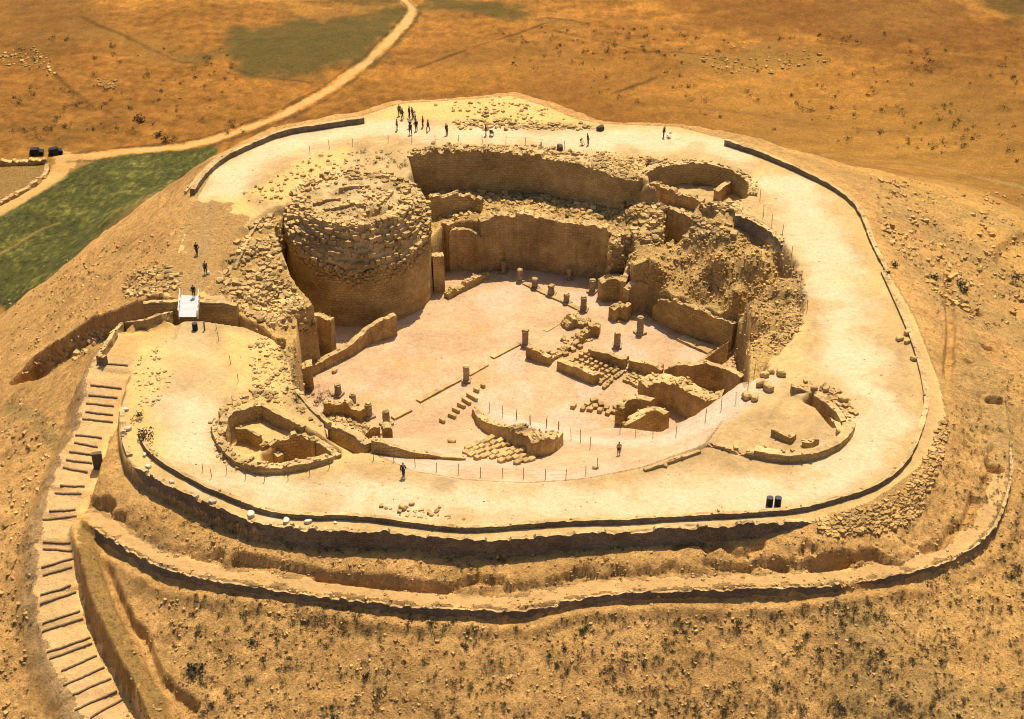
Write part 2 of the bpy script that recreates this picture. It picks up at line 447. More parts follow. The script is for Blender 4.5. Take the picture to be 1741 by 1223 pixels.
# hill
hw_ = (1 - sm(55, 100, DP + 14 * fbm(X / 25, Y / 25, 64, 3)))
hl = (H > -46) * 1.0
hillcol = HILL_C * (1 + .24 * fbm(X / 9, Y / 9, 65, 4))[..., None] * (1 + .25 * fbm(X / 1.0, Y / 1.0, 66, 3))[..., None]
w = (hw_ * sm(-52, -40, H))[..., None]
C[:] = C * (1 - w) + hillcol * w
gold = (sm(4, 45, DP) * sm(15, 50, X) * .65 * w[..., 0])[..., None]
C[:] = C * (1 - gold) + lin(.86, .475, .105) * (1 + .3 * fbm(X / 12 + Y / 30, Y / 3, 167, 3))[..., None] * gold
edge_ = (sm(60, 100, DP) * (1 - sm(120, 190, DP)) * sm(20, 60, X) * .5)[..., None]
C[:] = C * (1 - edge_) + lin(.60, .32, .065) * (1 + .4 * fbm(X / 16, Y / 3, 168, 4))[..., None] * edge_
pale = sm(.0, .35, fbm(X / 22, Y / 10, 67, 4) + .15) * sm(0, 6, DP) * (X > 30) * w[..., 0]
C[:] = C * (1 - .55 * pale[..., None]) + lin(.62, .40, .14) * .55 * pale[..., None]
# plateau, banks and floor
d = DP + .5 * fbm(X / 2.5, Y / 2.5, 68, 3)
pc = PLAT_C * (1 + .40 * fbm(X / 6, Y / 6, 69, 5, .6))[..., None] * (1 + .16 * fbm(X / 1.0, Y / 1.0, 70, 4, .65))[..., None]
ww = (1 - sm(-.5, .5, d))[..., None]
C[:] = C * (1 - ww) + pc * ww
bk = BANK_C * (1 + .3 * fbm(X / 2.5, Y / 2.5, 74, 4))[..., None]
ww = ((1 - sm(-1.0, .3, pt + .6 * fbm(X / 2, Y / 2, 75, 3))) * sm(-.3, .4, fl))[..., None]
C[:] = C * (1 - ww) + bk * ww
fc = FLOOR_C * (1 + .2 * fbm(X / 4, Y / 4, 76, 4))[..., None] * (1 + .14 * fbm(X / .8, Y / .8, 78, 3, .65))[..., None]
pale_ = sm(.05, .4, fbm(X / 5, Y / 7, 176, 4))[..., None]; fc = fc * (1 - .5 * pale_) + lin(.67, .49, .345) * .5 * pale_
ww = ((1 - sm(-.5, .1, fl)))[..., None]
C[:] = C * (1 - ww) + fc * ww
rimc = (sm(-4.5, -.4, DP + 2.4 * fbm(X / 3, Y / 3, 182, 4, .6)) * (DP < .6) * .6)[..., None]
C[:] = C * (1 - rimc) + lin(.64, .41, .155) * rimc
# duller, stonier ground on the left shoulder and behind the crest
for pxs, a in (([(250, 560), (300, 450), (345, 330), (420, 330), (440, 360), (380, 420), (370, 500), (300, 512)], .75), ([(380, 560), (470, 580), (500, 660), (470, 690), (400, 650), (380, 600)], .7),
               ([(215, 610), (250, 570), (290, 600), (270, 680), (300, 780), (250, 800), (210, 740)], .6), ([(640, 200), (680, 178), (770, 174), (870, 162), (930, 187), (970, 205), (900, 215), (780, 205)], .55),
               ([(410, 330), (480, 300), (520, 260), (600, 245), (560, 300), (480, 340)], .35), ([(1330, 440), (1372, 470), (1372, 560), (1330, 600), (1290, 640), (1270, 600), (1300, 500)], .6), ([(360, 700), (440, 670), (620, 770), (480, 815), (370, 790)], .55)):
    paint_poly(UP(pxs), BANK_C * .95, 1.2, a, 1.2, 2.5, 79)
for pxs, a in (([(270, 570), (350, 560), (380, 640), (340, 780), (290, 770), (280, 660)], .35),):
    paint_poly(UP(pxs), lin(.70, .50, .25), 1.5, a, 1.2, 3, 80)
paint_line(STAIR + np.array([-.9, -.3, 0]), 2.7, lin(.64, .405, .175), .8, .9)
TERV = TER[:len(TER) - 3]
paint_line(TERV, .95, lin(.50, .31, .125), .5, .85)
paint_line(TER[len(TER) - 5:], .8, lin(.66, .42, .15), .5, .4)
paint_poly(UP([(176, 628, -.7), (214, 566, -.3), (240, 566, -.1), (222, 632, -.6)]), PLAT_C * .97, .5)
for ln, a in (([(838, 697), (880, 715), (940, 735), (990, 748), (1060, 752), (1140, 745), (1220, 705), (1300, 648)], .6),):
    paint_line(hitl(ln), 1.6, lin(.70, .53, .38), 1.0, a, .9, 3)
for ln in ([(1340, 320), (1390, 400), (1420, 480), (1440, 560), (1450, 640), (1500, 700), (1470, 790), (1300, 840), (1000, 860), (700, 850), (450, 840), (330, 770), (320, 690)],
           [(720, 225), (860, 232), (1000, 240), (1150, 235), (1250, 260)], [(640, 215), (560, 232), (470, 252), (400, 292), (362, 330)]):
    paint_line(smooth_xy(hitl(ln)), 3.0, lin(.73, .555, .325), 2.0, .85, 3.2, 4)
for px in [(1330, 480), (1400, 520), (1480, 560), (1430, 690), (1320, 800), (1050, 830), (860, 835), (560, 850), (400, 800), (330, 620), (880, 250), (1180, 250), (620, 680), (700, 620), (800, 560), (850, 650), (1000, 600)]:
    c = hit(*px)[0]; m = (abs(X - c[0]) < 7) & (abs(Y - c[1]) < 7)
    dd = np.hypot((X[m] - c[0]) / 1.6, Y[m] - c[1]) - 1.8 + 3.4 * fbm(X[m] / 2, Y[m] / 2, int(px[0]), 4, .6)
    paint(dd, lin(.60, .36, .14), 1.0, .5, m)
paint_line(berm, 1.0, lin(.47, .28, .08), .35, .8)
fp = hitl([(15, 690), (40, 700), (70, 725), (105, 755), (118, 765)])
paint_line(fp, .7, lin(.56, .36, .12), .4, .8)
for ln in ([(1240, 245), (1400, 262), (1600, 285), (1745, 320)], [(1440, 310), (1560, 330), (1660, 360), (1745, 375)], [(1590, 480), (1640, 520), (1660, 600)], [(1500, 370), (1620, 380), (1740, 350)]):
    paint_line(hitl(ln), .6, lin(.60, .39, .13), .6, .6, 1.0, 4)
paint_poly(UP([(215, 590), (230, 540), (275, 500), (285, 450), (300, 390), (330, 338), (400, 345), (440, 368), (400, 440), (372, 500), (330, 512)]), HILL_C * .78, 2.4, .92, 3.4, 2.5, 179)
paint_line(UP([(362, 335), (352, 380), (345, 430), (336, 470), (325, 500)]), .8, lin(.62, .40, .16), .7, .6)
for pxs in ([(640, 204), (680, 182), (770, 177), (870, 168), (935, 188), (975, 206), (900, 213), (780, 206)], [(415, 330), (480, 300), (530, 262), (600, 250), (560, 300), (480, 345)]):
    paint_poly(UP(pxs), BANK_C * .92, 1.2, .7, 1.2, 2.0, 181)
C = np.clip(C, .005, 1.2) * .76

# ------------------------------------------------------------------ materials
def nt(name):
    m = bpy.data.materials.new(name); m.use_nodes = True
    n = m.node_tree; n.nodes.clear()
    out = n.nodes.new('ShaderNodeOutputMaterial'); b = n.nodes.new('ShaderNodeBsdfPrincipled')
    b.inputs['Roughness'].default_value = .95
    b.inputs['Specular IOR Level'].default_value = .12
    n.links.new(b.outputs[0], out.inputs[0])
    return m, n, b


def N(n, t, **kw):
    x = n.nodes.new(t)
    for k, v in kw.items():
        if k in x.inputs: x.inputs[k].default_value = v
        else: setattr(x, k, v)
    return x


def noise(n, scale, detail=4, rough=.55, vec=None):
    x = N(n, 'ShaderNodeTexNoise', Scale=scale, Detail=detail, Roughness=rough)
    if vec is not None: n.links.new(vec, x.inputs['Vector'])
    return x


def ramp_(n, src, stops):
    r = n.nodes.new('ShaderNodeValToRGB')
    e = r.color_ramp.elements
    e[0].position, e[0].color = stops[0][0], tuple(stops[0][1]) + (1,)
    e[1].position, e[1].color = stops[-1][0], tuple(stops[-1][1]) + (1,)
    for p, c in stops[1:-1]:
        q = e.new(p); q.color = tuple(c) + (1,)
    n.links.new(src, r.inputs[0])
    return r


def mul(n, a, b, fac=1.0):
    x = n.nodes.new('ShaderNodeMix'); x.data_type = 'RGBA'; x.blend_type = 'MULTIPLY'
    x.inputs[0].default_value = fac
    n.links.new(a, x.inputs[6]); n.links.new(b, x.inputs[7])
    return x.outputs[2]


def bumped(n, b, srcs):
    last = None
    for out, strength, dist in srcs:
        x = N(n, 'ShaderNodeBump', Strength=strength, Distance=dist)
        n.links.new(out, x.inputs['Height'])
        if last is not None: n.links.new(last, x.inputs['Normal'])
        last = x.outputs[0]
    n.links.new(last, b.inputs['Normal'])


def earth_mat(name, grit, bump, speck=.0):
    m, n, b = nt(name)
    at = N(n, 'ShaderNodeAttribute'); at.attribute_name = 'soil'
    geo = n.nodes.new('ShaderNodeNewGeometry'); v = geo.outputs['Position']
    a = noise(n, 1.7, 6, .7, v); c = noise(n, 6.5, 4, .7, v); e = noise(n, .22, 4, .6, v)
    ra = ramp_(n, a.outputs[0], [(.3, (1 - grit * .85,) * 3), (.7, (1 + grit,) * 3)])
    rc = ramp_(n, c.outputs[0], [(.3, (1 - grit * .85,) * 3), (.7, (1 + grit,) * 3)])
    re = ramp_(n, e.outputs[0], [(.3, (.93, .9, .86)), (.7, (1.05, 1.05, 1.06))])
    col = mul(n, mul(n, mul(n, at.outputs['Color'], ra.outputs[0]), rc.outputs[0]), re.outputs[0])
    if speck:
        vo = N(n, 'ShaderNodeTexVoronoi', Scale=1.3); n.links.new(v, vo.inputs['Vector'])
        rs = ramp_(n, vo.outputs['Distance'], [(.0, (1 - speck,) * 3), (.16, (1 - speck,) * 3), (.24, (1, 1, 1))])
        col = mul(n, col, rs.outputs[0])
    n.links.new(col, b.inputs['Base Color'])
    bumped(n, b, [(a.outputs[0], .9, bump), (c.outputs[0], .8, bump * .45)])
    return m


M_HILL = earth_mat('stony_hillside_soil', .30, 1.1, .35)
M_PLAIN = earth_mat('ploughed_plain_soil', .28, 1.1)
M_FLAT = earth_mat('trodden_pale_soil', .17, .22)
M_BANK = earth_mat('rubble_bank_soil', .3, .9)
M_GREEN = earth_mat('green_crop_soil', .4, .9)


def stone_mat(name, c1, c2, course=None, streak=False, bump=.2, var=True, brick=None):
    m, n, b = nt(name)
    geo = n.nodes.new('ShaderNodeNewGeometry'); v = geo.outputs['Position']
    a = noise(n, .9, 6, .65, v); f = noise(n, 5.0, 4, .7, v)
    r = ramp_(n, a.outputs[0], [(.28, c2), (.72, c1)])
    rf = ramp_(n, f.outputs[0], [(.3, (.78, .76, .72)), (.7, (1.12, 1.12, 1.12))])
    col = mul(n, r.outputs[0], rf.outputs[0])
    if var:
        ri = ramp_(n, geo.outputs['Random Per Island'], [(0, (.72, .70, .66)), (1, (1.18, 1.18, 1.16))])
        col = mul(n, col, ri.outputs[0])
    g = noise(n, .22, 5, .65, v); rg = ramp_(n, g.outputs[0], [(.35, (.70, .68, .66)), (.62, (1.12, 1.12, 1.10))])
    col = mul(n, col, rg.outputs[0])
    bs = [(a.outputs[0], .6, bump), (f.outputs[0], .8, bump * .5)]
    if course:
        mp = N(n, 'ShaderNodeMapping'); n.links.new(v, mp.inputs[0]); mp.inputs['Scale'].default_value = (.8, .8, 1.5)
        vo = N(n, 'ShaderNodeTexVoronoi', Scale=course); vo.feature = 'DISTANCE_TO_EDGE'; n.links.new(mp.outputs[0], vo.inputs['Vector'])
        rv = ramp_(n, vo.outputs[0], [(0, (.74, .71, .66)), (.09, (1, 1, 1))])
        col = mul(n, col, rv.outputs[0])
        vc = N(n, 'ShaderNodeTexVoronoi', Scale=course); n.links.new(mp.outputs[0], vc.inputs['Vector'])
        hs = ramp_(n, vc.outputs['Color'], [(.0, (.82, .80, .78)), (1, (1.12, 1.12, 1.12))])
        col = mul(n, col, hs.outputs[0])
        bs.append((rv.outputs[0], .9, bump * .8))
    if brick:
        at = N(n, 'ShaderNodeAttribute'); at.attribute_name = 'wall_uv'
        wob = noise(n, 1.6, 3, .6, v)
        ad = n.nodes.new('ShaderNodeVectorMath'); ad.operation = 'MULTIPLY_ADD'; n.links.new(wob.outputs['Color'], ad.inputs[0]); ad.inputs[1].default_value = (.3, .25, 0); n.links.new(at.outputs['Vector'], ad.inputs[2])
        bt = N(n, 'ShaderNodeTexBrick', Scale=1.0); bt.inputs['Color1'].default_value = (1.12, 1.10, 1.07, 1); bt.inputs['Color2'].default_value = (.82, .80, .77, 1); bt.inputs['Mortar'].default_value = (.55, .51, .45, 1)
        bt.inputs['Mortar Size'].default_value = .035; bt.inputs['Mortar Smooth'].default_value = .6; bt.inputs['Brick Width'].default_value = brick[0]; bt.inputs['Row Height'].default_value = brick[1]
        n.links.new(ad.outputs[0], bt.inputs['Vector'])
        patch = noise(n, .35, 4, .6, v); rp = ramp_(n, patch.outputs[0], [(.4, (brick[2],) * 3), (.62, (brick[3],) * 3)])
        mx = n.nodes.new('ShaderNodeMix'); mx.data_type = 'RGBA'; mx.blend_type = 'MULTIPLY'; n.links.new(rp.outputs[0], mx.inputs[0]); n.links.new(col, mx.inputs[6]); n.links.new(bt.outputs[0], mx.inputs[7]); col = mx.outputs[2]
        bs.append((bt.outputs[0], .7, bump * .5))
    if streak:
        mp = N(n, 'ShaderNodeMapping'); n.links.new(v, mp.inputs[0]); mp.inputs['Scale'].default_value = (1.6, 1.6, .12)
        sn = noise(n, 1.0, 5, .7, mp.outputs[0])
        rs = ramp_(n, sn.outputs[0], [(.3, (.74, .72, .68)), (.7, (1.1, 1.1, 1.1))])
        col = mul(n, col, rs.outputs[0])
    n.links.new(col, b.inputs['Base Color'])
    bumped(n, b, bs)
    return m


M_WALL = stone_mat('weathered_masonry', (.56, .385, .155), (.39, .26, .10), brick=(.62, .38, .45, 1.0), bump=.3, var=False)
M_PLASTER = stone_mat('old_plastered_masonry', (.58, .395, .165), (.42, .28, .115), streak=True, brick=(.75, .42, .25, .95), bump=.2, var=False)
M_DRY = stone_mat('grey_drystone', (.33, .265, .165), (.22, .175, .105), course=4.0, bump=.3, var=False)
M_STONE = stone_mat('loose_limestone', (.54, .375, .165), (.37, .245, .095), bump=.12)
M_TOP = stone_mat('sunlit_wall_top', (.56, .39, .18), (.42, .28, .12), bump=.15, var=False)
M_RUBBLE = stone_mat('brown_rubble', (.54, .35, .135), (.38, .235, .08), bump=.12)
M_COLUMN = stone_mat('column_limestone', (.46, .35, .22), (.34, .25, .15), course=2.5, bump=.1, var=False)


def flat_mat(name, col, rough=.8, var=.15, scale=6):
    m, n, b = nt(name)
    geo = n.nodes.new('ShaderNodeTexCoord'); a = noise(n, scale, 3, .6, geo.outputs['Object'])
    r = ramp_(n, a.outputs[0], [(.3, [c * (1 - var) for c in col]), (.7, [c * (1 + var) for c in col])])
    n.links.new(r.outputs[0], b.inputs['Base Color']); b.inputs['Roughness'].default_value = rough
    return m


# ------------------------------------------------------------------ object helpers
def tag(o, label=None, cat=None, group=None, kind=None):
    if label: o['label'] = label
    if cat: o['category'] = cat
    if group: o['group'] = group
    if kind: o['kind'] = kind
    return o


def mk(name, V, F, mat, parent=None, smooth=False):
    V = np.asarray(V, np.float32); F = np.asarray(F, np.int32)
    me = bpy.data.meshes.new(name)
    k = F.shape[1]
    me.vertices.add(len(V)); me.vertices.foreach_set('co', V.ravel())
    me.loops.add(F.size); me.loops.foreach_set('vertex_index', F.ravel())
    me.polygons.add(len(F)); me.polygons.foreach_set('loop_start', np.arange(0, F.size, k, dtype=np.int32)); me.polygons.foreach_set('loop_total', np.full(len(F), k, np.int32))
    me.polygons.foreach_set('use_smooth', np.full(len(F), smooth))
    me.update(calc_edges=True)
    if mat: me.materials.append(mat)
    o = bpy.data.objects.new(name, me); COL.objects.link(o)
    if parent: o.parent = parent
    return o


def empty(name, loc, rz=0.0):
    o = bpy.data.objects.new(name, None); COL.objects.link(o)
    o.empty_display_size = .3
    o.location = tuple(map(float, loc)); o.rotation_euler = (0, 0, rz)
    return o


def merge(parts):
    Vs, Fs, k = [], [], 0
    for v, f in parts:
        Vs.append(v); Fs.append(f + k); k += len(v)
    return np.vstack(Vs), np.vstack(Fs)


def box(cx, cy, cz, sx, sy, sz, rz=0.0, jit=0.0, rng=None):
    v = np.array([(x, y, z) for z in (-.5, .5) for y in (-.5, .5) for x in (-.5, .5)], float) * (sx, sy, sz)
    if jit: v += (rng or np.random.default_rng(1)).normal(0, jit, v.shape)
    c, s = math.cos(rz), math.sin(rz)
    v = np.stack([v[:, 0] * c - v[:, 1] * s, v[:, 0] * s + v[:, 1] * c, v[:, 2]], 1) + (cx, cy, cz)
    f = np.array([(0, 2, 3, 1), (4, 5, 7, 6), (0, 1, 5, 4), (1, 3, 7, 5), (3, 2, 6, 7), (2, 0, 4, 6)])
    return v, f


def lathe(prof, n=12, jit=0.0, rng=None):
    """closed solid of revolution from (r, z) pairs, quads only"""
    a = np.linspace(0, 2 * math.pi, n, endpoint=False)
    V = np.array([(r * math.cos(t), r * math.sin(t), z) for r, z in [(0.001, prof[0][1])] + list(prof) + [(0.001, prof[-1][1])] for t in a])
    if jit: V += (rng or np.random.default_rng(2)).normal(0, jit, V.shape)
    m = len(prof) + 2
    F = [(i * n + j, i * n + (j + 1) % n, (i + 1) * n + (j + 1) % n, (i + 1) * n + j) for i in range(m - 1) for j in range(n)]
    return V, np.array(F)


_b = bmesh.new(); bmesh.ops.create_icosphere(_b, subdivisions=1, radius=1.0)
ICO_V = np.array([v.co[:] for v in _b.verts]); ICO_F = np.array([[v.index for v in f.verts] for f in _b.faces]); _b.free()
CUBE_V, CUBE_F4 = box(0, 0, 0, 1.5, 1.5, 1.5)
CUBE_F = np.array([t for q in CUBE_F4 for t in ((q[0], q[1], q[2]), (q[0], q[2], q[3]))])


def stones(P, size, seed=1, flat=.65, blocky=.5):
    """many irregular stones as one triangle mesh: P Nx3 on the ground, size N"""
    rng = np.random.default_rng(seed)
    P = np.asarray(P, float); n = len(P); size = np.broadcast_to(size, (n,))
    Vs, Fs, k = [], [], 0
    isb = rng.random(n) < blocky
    for tv, tf, sel in ((ICO_V, ICO_F, ~isb), (CUBE_V, CUBE_F, isb)):
        idx = np.nonzero(sel)[0]
        if not len(idx): continue
        m = len(idx)
        v = tv[None] * (1 + rng.normal(0, .13, (m, len(tv), 3)))
        sc = np.stack([rng.uniform(.7, 1.35, m), rng.uniform(.6, 1.0, m), rng.uniform(flat * .7, flat * 1.3, m)], 1) * (size[idx] * .5)[:, None]
        v = v * sc[:, None]
        tl = rng.normal(0, .22, m); c, s = np.cos(tl)[:, None], np.sin(tl)[:, None]
        v = np.stack([v[..., 0], v[..., 1] * c - v[..., 2] * s, v[..., 1] * s + v[..., 2] * c], -1)
        a = rng.uniform(0, 6.283, m); c, s = np.cos(a)[:, None], np.sin(a)[:, None]
        v = np.stack([v[..., 0] * c - v[..., 1] * s, v[..., 0] * s + v[..., 1] * c, v[..., 2]], -1)
        v += (P[idx] + np.stack([np.zeros(m), np.zeros(m), sc[:, 2] * .35], 1))[:, None]
        Vs.append(v.reshape(-1, 3)); Fs.append((tf[None] + (np.arange(m) * len(tv))[:, None, None]).reshape(-1, 3) + k); k += m * len(tv)
    return np.vstack(Vs), np.vstack(Fs)


def resample(P, step):
    P = np.asarray(P, float)
    L = np.concatenate([[0], np.cumsum(np.linalg.norm(np.diff(P[:, :2], axis=0), axis=1))])
    n = max(2, int(round(L[-1] / step)) + 1)
    s = np.linspace(0, L[-1], n)
    return np.stack([np.interp(s, L, P[:, i]) for i in range(P.shape[1])], 1), s


def smooth_line(P, k=2):
    P = np.asarray(P, float)
    for _ in range(k):
        Q = [P[0]]
        for a, b in zip(P[:-1], P[1:]):
            Q += [a * .75 + b * .25, a * .25 + b * .75]
        Q.append(P[-1]); P = np.array(Q)
    return P


WSEED = [100]


def wall(name, label, pts, h, thick=.9, rag=.22, mat=None, cat='wall', group=None, coping=1.0, curve=1, rough=.06, on_ground=False, csize=.42, back=None):
    """a standing wall. pts: pixels of its top front edge with z (or, on_ground, of its foot: then h stands on the ground); thickness goes away from the viewer"""
    WSEED[0] += 1; sd = WSEED[0]; rng = np.random.default_rng(sd)
    if on_ground:
        B = hitl(pts)
        hh = np.array([p[2] if len(p) > 2 else h for p in pts], float)
        T = np.column_stack([B[:, 0], B[:, 1], B[:, 2] + hh, B[:, 2] - .5])
    else:
        Q = UP(pts)
        hh = np.broadcast_to(np.array(h, float), (len(Q),))
        T = np.column_stack([Q, Q[:, 2] - hh])
    if curve and len(T) > 2: T = smooth_line(T, curve)
    T, s = resample(T, .24)
    n = len(T)
    tan = np.gradient(T[:, :2], axis=0); tan /= np.linalg.norm(tan, axis=1)[:, None] + 1e-9
    nor = np.stack([tan[:, 1], -tan[:, 0]], 1)
    nor_mean = nor.mean(0); to = CAMP[:2] - T[:, :2].mean(0)
    if (nor @ to).sum() < 0: nor = -nor
    q = .5 * vn(s / .9, s * 0 + sd, sd) + 1.1 * (_h(np.floor(s / .8 + .3 * vn(s / 2, s * 0, sd)), np.floor(s * 0) + sd, sd) - .5) + .5 * (_h(np.floor(s / .42), np.floor(s * 0) + sd, sd + 5) - .5) + .8 * vn(s / 3.5, s * 0 + 7, sd)
    top = T[:, 2] + rag * np.round(q / .25) * .25 * 1.6
    zb = T[:, 3]
    nv = max(3, int((top - zb).max() / .38) + 1)
    rows = []
    for j in range(nv + 1):                                            # front face from foot to top
        f = j / nv
        z = zb + (top - zb) * f
        off = rough * 2 * (vn(s / .5, z / .4, sd + 1) + .8 * vn(s / 2.0, z / 1.5, sd + 2)) + .035 * (1 - f) * (top - zb)
        rows.append(np.column_stack([T[:, :2] + nor * off[:, None], z]))
    for f in (.33, .67, 1.0):
        z = top + (vn(s / .5, s * 0 + f * 9, sd + 4) * .16 if f < 1 else -.05)
        rows.append(np.column_stack([T[:, :2] - nor * (thick * f), z]))
    rows.append(np.column_stack([T[:, :2] - nor * (thick + .05), zb]))
    V = np.vstack(rows); m = len(rows)
    F = [(j * n + i, j * n + i + 1, (j + 1) * n + i + 1, (j + 1) * n + i) for j in range(m - 1) for i in range(n - 1)]
    o = mk(name, V, F, mat or M_WALL)
    at = o.data.attributes.new('wall_uv', 'FLOAT_VECTOR', 'POINT')
    at.data.foreach_set('vector', np.column_stack([np.tile(s, m) + V[:, 2] * 0 + sd * 3.7, V[:, 2], V[:, 2] * 0]).astype(np.float32).ravel())
    # end caps
    me = o.data; bm = bmesh.new(); bm.from_mesh(me); bm.verts.ensure_lookup_table()
    for i in (0, n - 1):
        bm.faces.new([bm.verts[j * n + i] for j in range(m)])
    bmesh.ops.recalc_face_normals(bm, faces=bm.faces)
    bmesh.ops.triangulate(bm, faces=[f for f in bm.faces if len(f.verts) > 4])
    me.materials.append(M_TOP)
    for f in bm.faces:
        if abs(f.normal.z) > .75: f.material_index = 1
    bm.to_mesh(me); bm.free()
    if coping > 0:
        k = max(3, int(s[-1] * thick * 3.0 * coping))
        u = rng.uniform(0, n - 1, k); i = u.astype(int); fr = rng.uniform(-.02, .98, k)
        base = T[i, :2] - nor[i] * (thick * fr)[:, None]
        P = np.column_stack([base, top[i] - .02])
        v, f = stones(P, rng.uniform(.45, 1.15, k) * csize, sd, .6, .6)
        tag(mk('coping_rubble', v, f, M_STONE, o), kind='stuff')
    tag(o, label, cat, group, 'thing')
    return o


# ------------------------------------------------------------------ the ground, split into its named stretches
def zone_faces():
    xc = (X[:-1, :-1] + X[1:, 1:]) / 2; yc = (Y[:-1, :-1] + Y[1:, 1:]) / 2
    q = lambda a: (a[:-1, :-1] + a[1:, 1:] + a[1:, :-1] + a[:-1, 1:]) / 4
    z = np.where(q(DP) > 88, 0, 1)
    hz = q(H)
    z = np.where((z == 1) & (hz < -46), 0, z)
    z = np.where(q(DP) < .25, 2, z)
    sh_ = sdf(xc, yc, UP([(215, 590), (230, 540), (280, 508), (285, 450), (300, 390), (330, 338), (400, 345), (440, 368), (400, 440), (372, 500), (330, 508)]), 6.0)
    z = np.where((sh_ + 3.4 * fbm(xc / 2.5, yc / 2.5, 179, 3) < 0) & (z == 2), 1, z)
    lm = sdf(xc, yc, LANDING, 5.0); z = np.where(lm < 0, 2, z)
    z = np.where((q(pt) < .1), 3, z)
    z = np.where(q(fl) < -.35, 4, z)
    def near_line(ln, hw, k, allow):
        nonlocal z
        m = (xc > ln[:, 0].min() - 3) & (xc < ln[:, 0].max() + 3) & (yc > ln[:, 1].min() - 3) & (yc < ln[:, 1].max() + 3)
        d, _, _ = pdist(xc[m], yc[m], ln); d = d + .9 * fbm(xc[m] / 1.2, yc[m] / 1.2, 191, 3)
        zz = z[m]; zz = np.where((d < hw) & np.isin(zz, allow), k, zz); z[m] = zz
    near_line(TERV, .8, 5, [1]); near_line(ROAD_A, 1.6, 6, [0]); near_line(ROAD_B, 2.2, 6, [0])
    near_line(STAIR, 2.3, 8, [1])
    m = (xc > GREEN[:, 0].min()) & (xc < GREEN[:, 0].max()) & (yc > GREEN[:, 1].min()) & (yc < GREEN[:, 1].max())
    zz = z[m]; d = sdf(xc[m], yc[m], GREEN); z[m] = np.where((d < 0) & (zz == 0), 7, zz)
    return z


Z = zone_faces()
ny, nx = H.shape
IDX = np.arange(ny * nx).reshape(ny, nx)
QUADS = np.stack([IDX[:-1, :-1], IDX[:-1, 1:], IDX[1:, 1:], IDX[1:, :-1]], -1)
VALL = np.stack([X, Y, H], -1).reshape(-1, 3); CALL = C.reshape(-1, 3)
for k, (nm, mat) in enumerate([('plain', M_PLAIN), ('hillside', M_HILL), ('plateau_ground', M_FLAT), ('excavation_ground', M_BANK), ('courtyard_floor', M_FLAT), ('terrace_path', M_FLAT), ('dirt_road', M_FLAT), ('green_field', M_GREEN), ('stair_path', M_FLAT)]):
    q = QUADS[Z == k].reshape(-1, 4)
    used, inv = np.unique(q, return_inverse=True)
    o = mk(nm, VALL[used], inv.reshape(-1, 4), mat, smooth=True)
    a = o.data.color_attributes.new('soil', 'FLOAT_COLOR', 'POINT')
    a.data.foreach_set('color', np.column_stack([CALL[used], np.ones(len(used))]).astype(np.float32).ravel())
    tag(o, kind='structure')

# ------------------------------------------------------------------ walls of the palace
wall('ring_wall', 'long curved stone ring wall at the back of the excavated pit, shaded towards the courtyard',
     [(696, 262, .5), (760, 256, .6), (850, 260, .6), (930, 266, .4), (1000, 286, .3), (1040, 299, .2), (1066, 307, .1), (1092, 303, .1)], 7, 1.8, .3, M_WALL, coping=1.6, csize=.6)
wall('courtyard_wall', 'tall plastered inner wall behind the row of short columns', [(818, 377, -5.0), (850, 369, -4.8), (900, 366, -4.6), (946, 377, -4.9), (1000, 382, -5.0), (1036, 394, -5.4)], 9, 1.4, .25, M_PLASTER, coping=1.0)
wall('exedra_wall', 'block of plastered wall jutting out with a rounded top beside the tall inner wall', [(763, 397, -7.0), (780, 391, -6.7), (803, 393, -6.8), (819, 404, -7.3)], 7, 1.8, .2, M_PLASTER, coping=.8)
wall('exedra_wall', 'narrow curved wall between the round tower and the jutting wall block', [(735, 390, -6.4), (750, 380, -6.1), (763, 388, -6.3)], 7.5, 1.2, .25, M_PLASTER)
wall('ledge_wall', 'low broken wall on the rubble ledge just beside the round tower top', [(731, 338, -3.2), (770, 332, -3.1), (800, 333, -3.2), (818, 343, -3.9)], 4, .9, .3, M_WALL, curve=0)
wall('pilaster', 'ruined upright pier leaning on the foot of the round tower', [(736, 440, -7.8), (755, 437, -7.7)], 6, 1.2, .3, M_PLASTER, curve=0)
wall('planter_wall', 'low broken wall with stones along the courtyard edge beyond the tower', [(763, 509, .9), (790, 495, .7), (812, 484, .8), (832, 472, .5)], .8, .9, .3, M_WALL, on_ground=True, coping=1.6)
wall('courtyard_wall', 'straight low wall running along the courtyard edge to the round tower foot', [(527, 626, -11.7), (598, 587, -11.4), (626, 560, -10.7), (650, 547, -10.2), (674, 536, -9.9)], 3.5, .8, .12, M_PLASTER, curve=0, coping=.25)
wall('stub_wall', 'sunlit stub of plastered wall with stone rim at the mouth of the moat', [(519, 540, -7.6), (540, 536, -7.5), (562, 548, -8)], 6.5, .9, .2, M_PLASTER, curve=0)
wall('pier', 'square dark pier at the near corner of the courtyard by the rim', [(511, 627, -9.9), (531, 623, -9.7)], 4, 1.6, .15, M_PLASTER, curve=0)
wall('rim_wall', 'thin wall edging the shoulder above the courtyard pit', [(500, 664, .25), (530, 697, .3), (557, 721, .25)], .8, .5, .08, M_WALL, coping=.2)
wall('ring_wall', 'short straight length of ring wall above a sunken corridor beside the near ruined tower', [(557, 720, .05), (580, 732, .1), (604, 742, .1), (620, 760, .1)], 2.6, 1.0, .15, M_WALL, curve=0, coping=.5)
wall('rim_wall', 'low tapering wall along the pit rim with a dark front face', [(632, 770, 1.5), (660, 775, 1.35), (690, 779, .95), (730, 780, .5), (792, 783, .25)], 1.5, .7, .1, M_WALL, on_ground=True, coping=.3)
wall('room_wall', 'dark wall with fallen stones below the row of four near columns', [(551, 689, -11.4), (580, 683, -11.2), (614, 697, -11.2)], 3.0, .9, .3, M_PLASTER, curve=0, coping=2)
